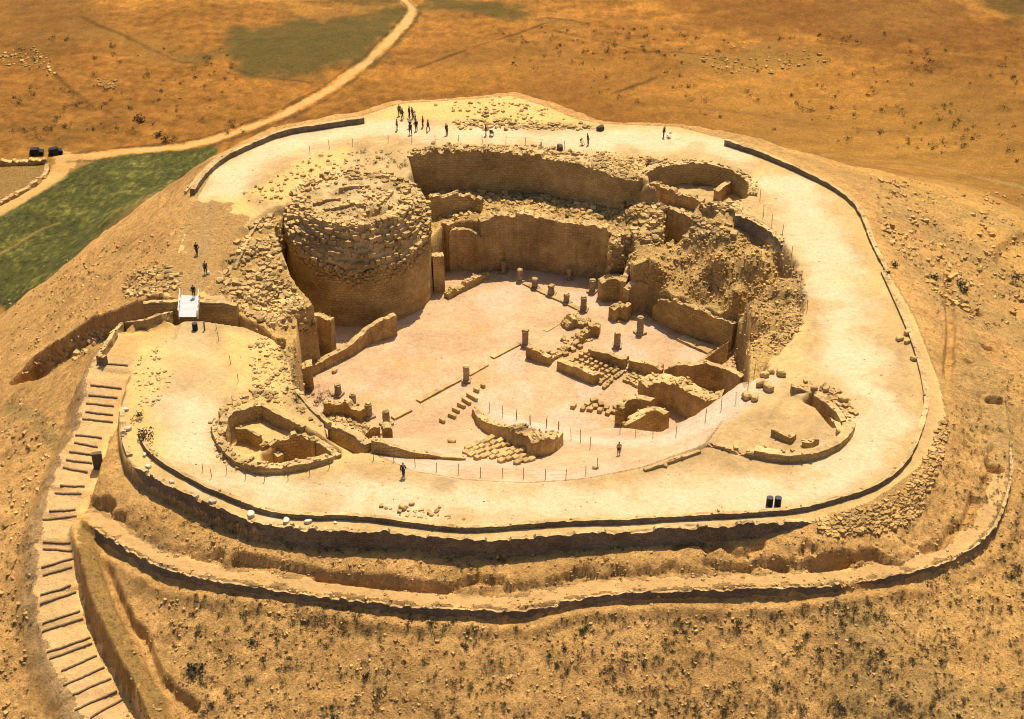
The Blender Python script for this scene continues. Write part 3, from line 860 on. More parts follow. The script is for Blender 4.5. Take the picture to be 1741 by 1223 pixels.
wall('room_wall', 'small broken wall face at the end of the near columns', [(617, 738, -8.6), (632, 729, -8.3), (646, 728, -8.5)], 3.0, .9, .25, M_WALL, curve=0)
wall('pier', 'square broken pier standing at the end of the near columns', [(652, 730, -9.0), (667, 728, -9.0)], 3.0, 1.3, .2, M_PLASTER, curve=0, coping=1.2)
# near ruined tower on the walkway
wall('tower_wall', 'curved outer wall of the near ruined tower with the sunken cells', [(359, 732, .6), (364, 752, .7), (378, 774, .8), (404, 798, .9), (446, 808, .9), (485, 806, .85), (530, 798, .8), (578, 782, .7), (603, 768, .5)], .8, .95, .12, M_WALL, on_ground=True, coping=1.0, csize=.5)
wall('tower_wall', 'dark curved back wall of the sunken cell nearest the stairway', [(384, 737, .2), (389, 707, .35), (425, 690, .35), (444, 688, .3)], 3.2, .9, .15, M_WALL, coping=.9)
wall('tower_wall', 'straight cross wall between the two sunken cells', [(444, 689, .2), (480, 708, .2), (514, 727, .1)], 2.2, .5, .1, M_WALL, curve=0, coping=.3)
wall('cell_wall', 'shaded back wall of the deeper sunken cell', [(446, 762, -1.2), (470, 749, -.9), (512, 738, -.5), (530, 748, -.4), (546, 756, -.3), (570, 774, 0)], 4, .7, .25, M_WALL, curve=0, coping=1.2)
wall('cell_wall', 'small stub wall sticking up inside the deeper sunken cell', [(460, 768, -2.2), (472, 776, -2.2)], 1.6, .8, .2, M_WALL, curve=0)
wall('cell_wall', 'thin upright fin of wall in the deeper sunken cell', [(528, 750, -.2), (534, 753, -.3)], 3, 1.0, .1, M_PLASTER, curve=0)
wall('cell_wall', 'narrow dark wall beneath the cross wall in the sunlit cell', [(401, 728, -1.0), (420, 730, -1.0), (440, 742, -1.1)], 2, .4, .1, M_WALL, curve=0)
# far tower ruin
wall('tower_wall', 'curved far wall of the oval ruined tower beyond the rubble slope', [(1093, 301, .1), (1104, 292, .25), (1130, 281, .3), (1170, 276, .3), (1215, 280, .3), (1255, 294, .3), (1275, 312, .3), (1270, 330, .2)], 3.8, 1.3, .15, M_WALL, coping=1.2, csize=.5)
wall('tower_wall', 'chord wall closing the oval ruined tower towards the pit', [(1092, 302, -.5), (1125, 315, -1.1), (1162, 332, -1.7), (1195, 342, -1.9)], 4, .9, .3, M_PLASTER, curve=0)
wall('cross_wall', 'short sunlit cross wall inside the oval ruined tower', [(1222, 325, -1.6), (1250, 303, -.9)], 2.2, .8, .1, M_PLASTER, curve=0, coping=.2)
wall('rim_wall', 'curved rubble retaining wall under the walkway beside the rubble slope', [(1250, 368, .0), (1262, 368, .05), (1292, 382, .0), (1316, 400, -.1), (1328, 416, -.2)], 2.6, .9, .15, M_DRY, coping=1.0)
wall('room_wall', 'shaded wall at the back of a square hole in the rubble bank', [(1134, 352, -2.6), (1160, 362, -2.8), (1183, 374, -3.0)], 5, .8, .2, M_PLASTER, curve=0)
wall('buttress_wall', 'rounded wall end in front of the narrow passage at the courtyard corner', [(1024, 484, -10.3), (1036, 474, -9.6), (1052, 472, -9.3), (1069, 482, -9.5)], 4, 1.4, .25, M_PLASTER, curve=1, coping=1.4)
wall('passage_wall', 'shaded wall of the narrow passage climbing into the rubble bank', [(1085, 424, -6.3), (1076, 448, -7.4), (1064, 478, -8.7)], 4, .7, .2, M_PLASTER, curve=0)
wall('ruin_wall', 'long ruined wall below the rubble slope, facing the dining hall columns', [(1110, 519, -10.7), (1125, 512, -9.4), (1151, 514, -8.5), (1190, 530, -8.7), (1227, 545, -9.2), (1247, 552, -9.0)], 6, 1.0, .25, M_WALL, curve=0, coping=1.2)
wall('ruin_wall', 'dark recessed doorway wall under the domed mound of rubble', [(1069, 494, -9.3), (1078, 485, -8.9), (1090, 480, -8.6), (1103, 484, -8.8), (1113, 494, -9.3)], 6, 1.0, .2, M_PLASTER, curve=0)
wall('pier', 'freestanding ruined pier before the recessed doorway', [(1044, 527, -11.2), (1055, 519, -10.8), (1066, 527, -11.2)], 3, 1.2, .3, M_WALL, curve=0, coping=1.6)
wall('pier', 'pier of stacked blocks with a wall stub beside the hypocaust room', [(1001, 553, -11.2), (1012, 550, -11.0), (1019, 553, -11.2)], 3, 1.2, .25, M_WALL, curve=0, coping=1.5)
wall('stub_wall', 'tumbled low wall behind the hypocaust room towards the columns', [(985, 588, 1.0), (999, 577, 1.3), (1008, 572, 1.2)], 1, 1.0, .3, M_WALL, on_ground=True, curve=0, coping=2.4)
wall('stub_wall', 'low heap of wall blocks with dark gaps beside the stacked pier', [(964, 562, .7), (980, 557, .9), (1000, 560, .8)], 1, 1.6, .3, M_WALL, on_ground=True, curve=0, coping=2.2)
wall('bench_wall', 'low sunlit bench along the dining hall floor', [(1151, 580, .3), (1203, 603, .3)], .3, 1.6, .05, M_PLASTER, on_ground=True, curve=0, coping=.5, csize=.35)
wall('terrace_wall', 'slanting sunlit wall top retaining the rubble wedge beside the dining hall', [(1190, 616, -12.4), (1215, 597, -11.0), (1239, 580, -8.8)], 3, .5, .08, M_PLASTER, curve=0, coping=.1)
wall('passage_wall', 'tall narrow wall over the dark slit in the rubble wedge', [(1263, 545, -7.2), (1267, 580, -7.6), (1272, 625, -5.6)], 4.5, .5, .1, M_PLASTER, curve=0, coping=.2)
wall('room_wall', 'dark front wall of the room nearest the single courtyard column', [(894, 609, 1.7), (912, 615, 1.6), (934, 622, 1.3)], 1.6, .8, .15, M_PLASTER, on_ground=True, curve=0, coping=.6)
wall('room_wall', 'front wall of the hypocaust room with a small doorway', [(947, 628, 1.3), (980, 642, 1.5), (1008, 655, 1.5), (1019, 651, 1.5)], 1.5, .9, .1, M_PLASTER, on_ground=True, curve=0, coping=.4)
wall('room_wall', 'back wall of the hypocaust room below the square columns', [(1003, 593, -11.5), (1033, 601, -11.3), (1064, 612, -11.5)], 2.6, .6, .1, M_PLASTER, curve=0, coping=.3)
wall('room_wall', 'shaded partition between the smaller grid of stones and the dining hall', [(1069, 611, -11.4), (1096, 619, -11.2), (1124, 629, -11.3)], 2.6, .7, .15, M_PLASTER, curve=0, coping=.5)
wall('room_wall', 'tall dark wall of the long sunken room, facing the ramp', [(1129, 631, -12.0), (1151, 622, -10.6), (1176, 621, -9.9), (1203, 619, -9.4), (1227, 624, -9.3), (1259, 642, -8.9)], 5, .8, .15, M_PLASTER, curve=0, coping=.4)
wall('buttress_wall', 'slim sunlit buttress against the tall dark wall of the long room', [(1224, 630, -10.2), (1230, 630, -10.2)], 4, 1.0, .05, M_PLASTER, curve=0, coping=.3)
wall('room_wall', 'broad wall with a rubble top between the long room and the deep corner room', [(1100, 660, -10.0), (1112, 653, -9.7), (1124, 650, -9.5), (1143, 654, -9.4), (1175, 668, -9.1), (1206, 682, -8.7), (1226, 676, -7.9)], 7, 2.0, .2, M_PLASTER, curve=0, coping=1.3, csize=.5)
wall('room_wall', 'curved wall of the corner room with a stone rim, beside scattered blocks', [(1060, 700, -10.8), (1063, 686, -10.2), (1074, 676, -9.9), (1090, 677, -9.8), (1106, 682, -9.6)], 5, 1.0, .2, M_WALL, curve=1, coping=1.2)
wall('room_wall', 'near wall of the corner room beneath the curved stone rim', [(1075, 716, -8.9), (1098, 704, -8.8), (1115, 699, -8.8), (1131, 706, -8.8)], 4, .9, .15, M_WALL, curve=0, coping=1.0)
wall('partition_wall', 'short low partition between the shaded partition and the broad rubble-topped wall', [(1105, 642, .9), (1128, 629, .9)], .9, .7, .2, M_PLASTER, on_ground=True, curve=0, coping=1.0, csize=.35)
wall('partition_wall', 'short low partition closing the hypocaust room towards the shaded partition', [(1046, 625, .6), (1069, 612, .6)], .6, .6, .15, M_PLASTER, on_ground=True, curve=0, coping=1.0, csize=.35)
wall('partition_wall', 'long ruined footing running from the nearest room wall towards the stacked pier', [(936, 618, .5), (950, 608, .5), (975, 594, .6), (998, 581, .5)], .5, .7, .25, M_WALL, on_ground=True, curve=0, coping=1.6, csize=.45)
wall('partition_wall', 'low broken footing beside the compact grid of small blocks', [(1084, 664, .6), (1102, 671, .6)], .6, .6, .2, M_WALL, on_ground=True, curve=0, coping=1.4, csize=.4)
wall('partition_wall', 'slanting sunlit slab of wall before the corner room', [(1064, 724, -8.6), (1098, 705, -8.6)], 1.5, .6, .05, M_PLASTER, curve=0, coping=.1)
# apse on the ramp
wall('apse_wall', 'curved low wall of the apse rising beside the fenced ramp', [(803, 703, .8), (808, 718, 1.1), (822, 733, 1.4), (843, 745, 1.7), (862, 752, 2.0)], 1.4, .8, .1, M_WALL, on_ground=True, coping=.6)
wall('apse_wall', 'recessed apse wall with rough top above the field of small blocks', [(862, 755, 2.2), (880, 764, 2.5), (898, 768, 2.4), (905, 769, 2.2)], 2.3, 1.6, .3, M_WALL, on_ground=True, curve=0, coping=1.4)
wall('apse_wall', 'rounded wall end of the apse closest to the people on the ramp', [(905, 779, 2.2), (925, 776, 2.1), (945, 769, 1.8), (957, 757, 1.5)], 2.2, 1.8, .2, M_PLASTER, on_ground=True, curve=1, coping=.9)
# W tower on the walkway
wall('tower_wall', 'curved outer wall of the ruined tower with the sunlit floor near the barrels', [(1281, 778, .95), (1318, 786, .95), (1358, 788, .95), (1398, 780, .95), (1431, 763, .9), (1450, 742, .7), (1456, 718, .4)], 1, 1.0, .06, M_WALL, on_ground=True, coping=.35, csize=.45)
wall('tower_wall', 'thin broken row of stones closing the ruined tower towards the ramp', [(1202, 764, .4), (1224, 764, .4), (1250, 772, .4), (1281, 780, .6)], .5, .7, .25, M_WALL, on_ground=True, curve=0, coping=1.5, csize=.6)
wall('tower_wall', 'short straight wall at the head of the ruined tower near the boulders', [(1345, 668, .95), (1378, 678, .85)], .9, .6, .08, M_PLASTER, on_ground=True, curve=0, coping=.3)
wall('tower_wall', 'sunken curved wall along the inner side of the ruined tower', [(1384, 672, .15), (1400, 682, .2), (1418, 697, .2), (1430, 716, .15)], 2.0, .7, .08, M_PLASTER, coping=.4)
wall('tower_wall', 'pale low kerb wall inside the ruined tower, parallel to the sunken wall', [(1391, 697, .6), (1408, 714, .6), (1424, 735, .6)], .6, .6, .08, M_STONE, on_ground=True, curve=0, coping=.4)
wall('stub_wall', 'freestanding bent stub of wall on the floor of the ruined tower', [(1310, 741, .8), (1330, 750, .8), (1344, 755, .8), (1353, 747, .8)], .8, .5, .06, M_WALL, on_ground=True, curve=0, coping=.4)
wall('stub_wall', 'low rough stub of wall near the outer curve of the ruined tower', [(1363, 759, .8), (1378, 764, .8), (1392, 754, .6)], .8, .6, .15, M_WALL, on_ground=True, curve=0, coping=1)
# the enclosing walls of the summit
RTOP = [(203, 690), (204, 718), (206, 744), (216, 778), (232, 797), (264, 816), (302, 834), (342, 853), (395, 874), (434, 889), (487, 895), (527, 903), (606, 904), (685, 907), (738, 915), (800, 920), (846, 920), (898, 916), (978, 908), (1083, 904), (1160, 899), (1239, 895), (1318, 893), (1389, 886)]
RH = [.3, .8, 1.6, 2.0, 2.4, 2.4, 2.2, 2.0, 1.9, 1.8, 1.8, 1.6, 1.6, 1.7, 1.8, 1.8, 1.8, 1.5, 1.4, 1.3, 1.2, 1.2, 1.3, 1.3]
wall('retaining_wall', 'long grey drystone retaining wall carrying the summit walkway above the slope', [(p[0], p[1], .10) for p in RTOP], [h * .72 + .9 for h in RH], .55, .22, M_DRY, coping=.25, csize=.35)
PAR = [(235, 737), (243, 764), (263, 786), (302, 810), (342, 832), (395, 855), (448, 876), (500, 884), (604, 885), (683, 894), (763, 905), (819, 906), (898, 899), (978, 893), (1083, 892), (1160, 885), (1266, 881), (1358, 874), (1424, 856), (1477, 840), (1525, 813), (1556, 772), (1579, 702), (1578, 660), (1560, 590), (1535, 530), (1505, 465)]
wall('parapet_wall', 'low grey stone parapet winding between the walkway and the outer edge', [(p[0], p[1], .62 if p[1] > 760 else .42) for p in PAR], .6, .55, .05, M_DRY, on_ground=True, coping=.3, csize=.3)
wall('parapet_wall', 'low parapet along the far curve of the walkway beside the brown slope', [(1505, 465, .4), (1480, 418, .45), (1468, 380, .5), (1448, 346, .6), (1400, 315, .7), (1350, 292, .8), (1290, 266, .8), (1231, 247, .8)], .8, .6, .05, M_DRY, on_ground=True, coping=.25, csize=.3)
wall('parapet_wall', 'low parapet sweeping round the far walkway above the green field', [(332, 331, .8), (352, 302, .8), (380, 276, .8), (430, 252, .8), (480, 231, .85), (550, 220, .85), (620, 210, .85)], .8, .7, .06, M_DRY, on_ground=True, coping=.25, csize=.3)
wall('kerb_wall', 'outer kerb of the far walkway running towards the dirt track', [(318, 329, .3), (345, 296, .3), (375, 268, .3), (430, 245, .3), (480, 224, .3), (560, 210, .3)], .3, .4, .05, M_STONE, on_ground=True, coping=.3, csize=.3)
# walls of the entrance
wall('trench_wall', 'straight dark wall along the far side of the entrance trench by the footbridge', [(243, 516, .15), (272, 514, .2), (300, 513, .2), (345, 514, .2), (375, 516, .1), (402, 521, -.1)], 3.6, .7, .08, M_WALL, curve=0, coping=.4)
wall('landing_wall', 'angled parapet wall round the landing at the head of the stairway', [(172, 618, 1.0), (186, 596, 1.0), (200, 574, 1.0), (212, 560, 1.0), (232, 559, 1.0), (252, 556, 1.0), (276, 547, 1.0), (301, 541, 1.0)], 1.0, .5, .05, M_WALL, on_ground=True, curve=0, coping=.35, csize=.3)
wall('pier', 'small dark end pier of the landing wall above the first steps', [(169, 622, 1.2), (178, 623, 1.2)], 1.2, .6, .03, M_DRY, on_ground=True, curve=0, coping=.3)
wall('rim_wall', 'dark stone kerb beside the path climbing to the round tower', [(402, 460, .35), (415, 430, .35), (430, 400, .35), (445, 375, .35)], .35, .5, .08, M_WALL, on_ground=True, curve=0, coping=.3)
# terrace path revetment, right hand rubble slope
LOW = TER.copy()
tn = np.gradient(LOW[:, :2], axis=0); tn /= np.linalg.norm(tn, axis=1)[:, None]
nr = np.stack([tn[:, 1], -tn[:, 0]], 1)


def world_wall(name, label, T4, thick, rag, mat, coping, csize, cat='wall'):
    """like wall() but from world points x, y, ztop, zbottom"""
    a = (T4[:, :3] - CAMP); 
    k = FPX / (a[:, 1] * cp - a[:, 2] * sp)
    px = PW / 2 + a[:, 0] * k; py = PH / 2 - (a[:, 1] * sp + a[:, 2] * cp) * k
    return wall(name, label, list(zip(px, py, T4[:, 2])), T4[:, 2] - T4[:, 3], thick, rag, mat, cat, None, coping, 1, .08, False, csize)


c0 = np.array([0, 15.0])
out = TER[:, :2] - c0
sgn = np.sign((nr * out).sum(1))[:, None]
lowp = TER[:, :2] + nr * sgn * 1.3
zt = TER[:, 2] + .12
zb_ = Hq(lowp[:, 0] + (nr * sgn)[:, 0] * .8, lowp[:, 1] + (nr * sgn)[:, 1] * .8) - .35
world_wall('terrace_wall', 'rough drystone revetment under the outer edge of the slope path', np.column_stack([lowp, zt, np.minimum(zb_, zt - .9)])[1:-2], .3, .2, M_DRY, .35, .4)

# ------------------------------------------------------------------ round tower
def tower():
    rt = empty('round_tower', (TC[0], TC[1], FLOOR))
    tag(rt, 'massive round stone tower rising from the pit with a stepped rubble top', 'tower')
    na = 260
    ang = np.linspace(0, 2 * math.pi, na, endpoint=False)
    fr = -np.sin(ang)                                                  # 1 at the side of the viewer
    cx = np.cos(ang)
    zr = -1.3 - 2.7 * np.clip(fr, -.5, 1) - .3 * cx - .9 * np.clip(np.cos(ang + .95), 0, 1) + .55 * np.array([vn(np.array(a * 5.), np.array(3.), 7) for a in ang]) * 1.2     # top of the smooth wall
    rows = []
    nz = 44
    for j in range(nz + 1):
        f = j / nz
        z = (FLOOR - 1) + (zr - FLOOR + 1) * f
        r = TR + .45 * (1 - f) + .10 * vn(ang * 14, z / .8, 8) + .14 * vn(ang * 5, z / 2.5, 9) - .12 * sm(.2, .5, vn(ang * 9, z / 1.3, 19)) * sm(.6, .9, np.full(na, f)) * (f < .97)
        rows.append(np.column_stack([r * np.cos(ang), r * np.sin(ang), z - FLOOR]))
    body = np.vstack(rows)
    F = [(j * na + i, j * na + (i + 1) % na, (j + 1) * na + (i + 1) % na, (j + 1) * na + i) for j in range(nz) for i in range(na)]
    o = mk('tower_wall', body, F, M_WALL, rt)
    at = o.data.attributes.new('wall_uv', 'FLOAT_VECTOR', 'POINT'); at.data.foreach_set('vector', np.column_stack([np.tile(ang, nz + 1) * TR, body[:, 2], body[:, 2] * 0]).astype(np.float32).ravel())
    # the ruined top: stepped rings of masonry round a sandy middle
    rows = []
    nr_ = 60
    for j in range(nr_ + 1):
        q = 1 - j / nr_                                               # 1 at the rim
        r = TR * q
        x = r * np.cos(ang); y = r * np.sin(ang)
        e = TR - r                                                    # distance in from the rim
        e2 = e + .55 * vn(ang * 5, e * 0, 12) + .35 * vn(ang * 14, e / 1.2, 13)
        wd = .34 + .25 * sm(.2, -.6, fr)
        q_ = np.clip(e2, 0, 5.99 * wd) / wd
        stp = (np.floor(q_) + sm(.6, 1.0, np.mod(q_, 1))) / 6
        goal = zr + (.75 + .25 * vn(ang * 3, e * 0, 18) - zr) * np.clip(stp, 0, 1)
        mid = .75 - 1.3 * np.exp(-((x - 2.6) ** 2 / 2.0 + (y + 3.4) ** 2 / 1.0)) + .5 * fbm(x / 2.0, y / 2.0, 14, 4) - .9 * np.exp(-((x - 1.5) ** 2 + (y + 3.6) ** 2) / 2.2) * 1.6 - .6 * np.exp(-((x + 3) ** 2 + (y - 2) ** 2) / 3)
        w = sm(2.4, 4.4, e2)
        z = goal * (1 - w) + (mid - .05) * w
        z = z + .16 * vn(x / .45, y / .45, 15) * (j > 0)
        rows.append(np.column_stack([x, y, z - FLOOR]))
    sk = rows[0].copy(); sk[:, :2] *= .93; sk[:, 2] -= 1.8
    lip = rows[0].copy(); lip[:, 2] -= .25; lip[:, :2] *= 1.004
    tv = np.vstack(rows)
    skirt = np.vstack([sk, lip, rows[0]])
    F = [(j * na + i, j * na + (i + 1) % na, (j + 1) * na + (i + 1) % na, (j + 1) * na + i) for j in range(nr_) for i in range(na)]
    nb = len(tv)
    F += [(nb + j * na + i, nb + j * na + (i + 1) % na, nb + (j + 1) * na + (i + 1) % na, nb + (j + 1) * na + i) for j in range(2) for i in range(na)]
    mk('ruined_top', np.vstack([tv, skirt]), F, M_BANK2, rt)
    rng = np.random.default_rng(5)
    parts = []
    for k in range(8):                                                # ragged courses of squared blocks round the broken rim
        r0 = TR - .1 - k * .40
        t = 0.0
        while t < 2 * math.pi:
            L = rng.uniform(.4, 1.05); f_ = -math.sin(t)
            if rng.random() < (.80 if f_ > -.35 else .28):
                rr = r0 + rng.normal(0, .16); e_ = TR - rr
                ii = int(t / (2 * math.pi) * na) % na; jj = int(np.clip(round(e_ / TR * nr_), 0, nr_))
                zz = tv[jj * na + ii][2]
                hh = rng.uniform(.32, .68)
                v, f = box(0, 0, 0, L * .92, rng.uniform(.4, .8), hh, t + math.pi / 2 + rng.normal(0, .25), .04, rng)
                parts.append((v + (rr * math.cos(t), rr * math.sin(t), zz + hh * .22), f))
            t += L / r0
    v, f = merge(parts)
    o = mk('block_courses', v, f, M_STONE, rt); tag(o, kind='stuff')
    k = 3400
    a = rng.uniform(0, 2 * math.pi, k); e = np.where(rng.random(k) < .8, rng.uniform(.1, 3.6, k), rng.uniform(3.2, 8.5, k))
    keep = (rng.random(k) < np.where(-np.sin(a) + .6 * np.cos(a) > -.1, .8, .22)); a, e = a[keep], e[keep]
    ii = (a / (2 * math.pi) * na).astype(int) % na; jj = np.clip((e / TR * nr_).round().astype(int), 0, nr_)
    v, f = stones(tv[jj * na + ii], (.10 + .7 * rng.random(len(ii)) ** 3), 6, .7, .7)
    o = mk('fallen_stones', v, f, M_STONE, rt); tag(o, kind='stuff')
    # half buried wall lines on the top
    for (x0, y0, x1, y1) in ((-5.5, -1.5, -2.2, .2), (-3.8, -3.2, 1.2, -1.2), (-2.5, 3.0, 1.5, 3.4), (2.8, -2.5, 4.6, 1.6)):
        parts = []
        L = math.hypot(x1 - x0, y1 - y0); th = math.atan2(y1 - y0, x1 - x0); c_ = np.linspace(.3, L - .3, int(L / .6))
        for d_ in c_:
            x = x0 + (x1 - x0) * d_ / L; y = y0 + (y1 - y0) * d_ / L; r_ = math.hypot(x, y)
            zz = tv[int(np.clip(round((TR - r_) / TR * nr_), 0, nr_)) * na + int((math.atan2(y, x) % (2 * math.pi)) / (2 * math.pi) * na) % na][2]
            v, f = box(x, y, zz + .12, .62, .5, .6, th + rng.normal(0, .08), .04, rng); parts.append((v, f))
        v, f = merge(parts); o = mk('top_wall', v, f, M_STONE, rt); tag(o, kind='stuff')
    # rough courses just under the rim
    k = 900
    a = rng.uniform(math.pi * .9, math.pi * 2.1, k); ii = (a / (2 * math.pi) * na).astype(int) % na
    dz = rng.random(k) ** 1.6 * 2.2
    P = np.column_stack([(TR + .05) * np.cos(a), (TR + .05) * np.sin(a), zr[ii] - FLOOR - dz])
    v, f = stones(P, rng.uniform(.3, .7, k), 9, .7, .7)
    o = mk('rim_course_stones', v, f, M_STONE, rt); tag(o, kind='stuff')


M_BANK2 = stone_mat('tower_top_earth', (.56, .40, .19), (.42, .28, .12), bump=.3, var=False)
tower()

# ------------------------------------------------------------------ heaps of fallen stone
def heap(label, px, n, smin, smax, seed, mat=None, blocky=.55, name='rubble', dens=None, lift=0.0):
    rng = np.random.default_rng(seed)
    poly = np.array(px, float)
    pts = []
    lo, hi = poly.min(0), poly.max(0)
    while len(pts) < n:
        q = rng.uniform(lo, hi, (n * 3, 2))
        d = sdf(q[:, 0], q[:, 1], poly, 2000)
        q = q[d < rng.normal(-2, 3, len(d)).clip(-8, 3)]
        if dens is not None:
            q = q[rng.random(len(q)) < np.clip(.5 + dens * fbm(q[:, 0] / 25, q[:, 1] / 18, seed, 3), 0, 1)]
        pts += list(q)
    pts = np.array(pts[:n])
    P = hit(pts[:, 0], pts[:, 1])
    P[:, 2] += lift - .04
    sz = smin * .8 + (smax * 1.15 - smin * .8) * rng.random(n) ** 3.0
    v, f = stones(P, sz, seed, .7, blocky)
    o = mk(name, v, f, mat or M_STONE)
    return tag(o, label, 'rubble', None, 'stuff')


heap('tumbled stones on the bank between the path and the tower moat', [(372, 500), (385, 440), (430, 380), (462, 362), (485, 400), (495, 480), (520, 515), (560, 545), (520, 570), (480, 565), (430, 540), (390, 520)], 2000, .18, .95, 11, dens=1.2)
heap('grey stone tip behind the footbridge', [(208, 492), (215, 470), (240, 455), (285, 450), (315, 465), (312, 485), (290, 497), (240, 505), (212, 508)], 500, .25, .75, 12)
heap('stone tip behind the walkway at the back', [(772, 208), (800, 202), (880, 206), (960, 210), (1020, 216), (1020, 222), (900, 222), (780, 218)], 480, .3, .8, 13)
heap('scattered stones on the crest behind the group of visitors', [(740, 178), (860, 162), (930, 186), (960, 205), (800, 200)], 220, .2, .7, 14)
heap('fallen stones along the top of the back ring wall', [(690, 262), (760, 247), (900, 247), (1000, 262), (1120, 285), (1080, 306), (1010, 288), (930, 270), (800, 262), (700, 268)], 900, .3, .9, 15)
heap('loose stones scattered beside the oval ruined tower', [(1010, 258), (1130, 270), (1150, 282), (1095, 295), (1030, 285)], 420, .25, .6, 16, M_RUBBLE)
heap('stones on the ledge between the two back walls', [(730, 330), (820, 318), (900, 322), (1000, 345), (1060, 340), (1110, 350), (1090, 400), (1030, 385), (900, 360), (820, 365), (760, 380), (735, 375)], 1300, .25, .9, 17, dens=1.2)
heap('broken stones round the square hole in the rubble bank', [(1060, 345), (1130, 345), (1190, 370), (1250, 385), (1240, 410), (1180, 415), (1110, 420), (1070, 400)], 800, .3, 1.0, 18)
heap('rubble covering the long bank below the walkway', [(1080, 440), (1180, 405), (1250, 380), (1320, 420), (1362, 480), (1362, 560), (1320, 600), (1270, 620), (1260, 560), (1240, 535), (1150, 500), (1090, 475)], 3400, .08, .5, 19, M_RUBBLE, dens=1.0)
heap('rubble on the wedge of earth by the dining hall', [(1200, 612), (1240, 585), (1262, 600), (1268, 640), (1230, 620)], 160, .2, .6, 20, M_RUBBLE)
heap('rubble slope at the passage into the bank', [(1036, 400), (1085, 400), (1083, 440), (1062, 478), (1030, 470)], 260, .25, .8, 21)
heap('stones fallen over the shoulder beside the pit', [(440, 560), (500, 590), (520, 650), (560, 700), (620, 745), (560, 735), (480, 690), (430, 670), (420, 600)], 700, .14, .55, 22)
heap('stones fallen in front of the near columns', [(540, 700), (600, 712), (655, 735), (640, 752), (590, 735), (550, 715)], 260, .2, .7, 23)
heap('loose stones round the near ruined tower', [(358, 720), (378, 690), (430, 662), (470, 668), (460, 688), (430, 680), (392, 700), (378, 735), (390, 772), (430, 798), (400, 803), (368, 775)], 320, .2, .75, 24)
heap('stones lying on the shoulder below the landing', [(230, 600), (270, 590), (290, 640), (270, 700), (235, 690), (225, 640)], 220, .12, .45, 25)
heap('loose stones along the outer curve of the ruined tower by the barrels', [(1350, 648), (1400, 650), (1445, 680), (1462, 712), (1445, 730), (1430, 700), (1395, 668)], 110, .25, .9, 26)
heap('steep tip of grey rubble spilling from the summit edge', [(1390, 884), (1477, 860), (1540, 832), (1580, 770), (1606, 706), (1612, 735), (1596, 798), (1574, 846), (1561, 877), (1530, 895), (1477, 909), (1437, 914), (1393, 905)], 3000, .25, .65, 27, M_RUBBLE)
heap('stones spilled into the entrance trench', [(30, 640), (80, 600), (150, 560), (200, 545), (180, 585), (110, 620)], 240, .25, .9, 28)
heap('stones at the foot of the round tower', [(560, 545), (640, 555), (670, 545), (640, 535), (570, 530)], 120, .25, .8, 29)
heap('small stones strewn across the walkway', [(640, 860), (760, 865), (800, 885), (700, 885)], 60, .15, .6, 30)
heap('stones of a far wall on the plain', [(0, 90), (60, 75), (85, 100), (95, 130), (60, 118), (0, 112)], 190, .3, 1.0, 31, M_RUBBLE)
heap('heap of pale stones on the far field', [(160, 137), (185, 132), (205, 143), (185, 152), (165, 148)], 70, .4, 1.0, 32, M_RUBBLE)
heap('stony outcrop on the far slope beyond the walkway', [(1180, 95), (1290, 70), (1380, 85), (1410, 110), (1330, 125), (1220, 125)], 240, .25, .9, 33, M_RUBBLE, dens=1.4)
heap('stones over the pale flank beside the far parapet', [(1480, 300), (1741, 330), (1741, 560), (1640, 560), (1560, 470), (1500, 400)], 1200, .2, .8, 34, M_RUBBLE, dens=1.6)
heap('stones scattered over the near slope', [(230, 860), (700, 925), (1100, 925), (1640, 880), (1741, 700), (1741, 1223), (200, 1223), (260, 1000)], 6500, .08, .36, 35, M_RUBBLE, dens=1.3)
heap('stones scattered over the slope beyond the stairway', [(0, 480), (200, 400), (320, 360), (300, 450), (200, 520), (0, 640)], 500, .15, .5, 36, M_RUBBLE, dens=1.3)
heap('stones scattered along the slope below the stairway', [(0, 660), (100, 720), (60, 900), (40, 1223), (0, 1223)], 350, .15, .6, 37, M_RUBBLE, dens=1.3)
heap('stones between the oval ruined tower and the rim wall', [(1165, 338), (1200, 345), (1262, 340), (1262, 366), (1235, 362), (1180, 352)], 260, .2, .8, 38)
heap('stones edging the top of the rubble bank by the walkway', [(1326, 412), (1345, 440), (1368, 480), (1372, 540), (1350, 580), (1318, 610), (1300, 600), (1345, 540), (1350, 480), (1322, 430)], 420, .12, .5, 39, M_TOP)
heap('fallen stones on the shoulder above the round tower', [(410, 330), (480, 290), (540, 262), (640, 250), (690, 256), (690, 275), (560, 300), (490, 340), (440, 350)], 320, .15, .6, 40)
heap('gravel strewn over the summit walkway', [(215, 620), (340, 340), (480, 230), (690, 180), (860, 168), (1150, 225), (1300, 270), (1450, 360), (1560, 600), (1590, 720), (1400, 865), (800, 895), (300, 800)], 5000, .05, .20, 41, None, .6, 'gravel', 1.6)
heap('tumbled stones round the hypocaust rooms and the stacked pier', [(925, 604), (960, 580), (1000, 556), (1020, 560), (1000, 585), (950, 608)], 150, .2, .8, 43)
heap('loose stones along the wall tops between the sunken rooms', [(1100, 640), (1135, 640), (1200, 668), (1150, 665), (1110, 655)], 90, .2, .6, 44)
heap('stones beside the freestanding pier and the rounded wall end', [(1036, 520), (1075, 520), (1080, 545), (1045, 550)], 60, .2, .6, 45)

# ------------------------------------------------------------------ things
def G(px, py):
    return hit(px, py)[0]


def copy_tree(o, parent=None):
    c = o.copy(); COL.objects.link(c); c.parent = parent
    for ch in o.children: copy_tree(ch, c)
    return c


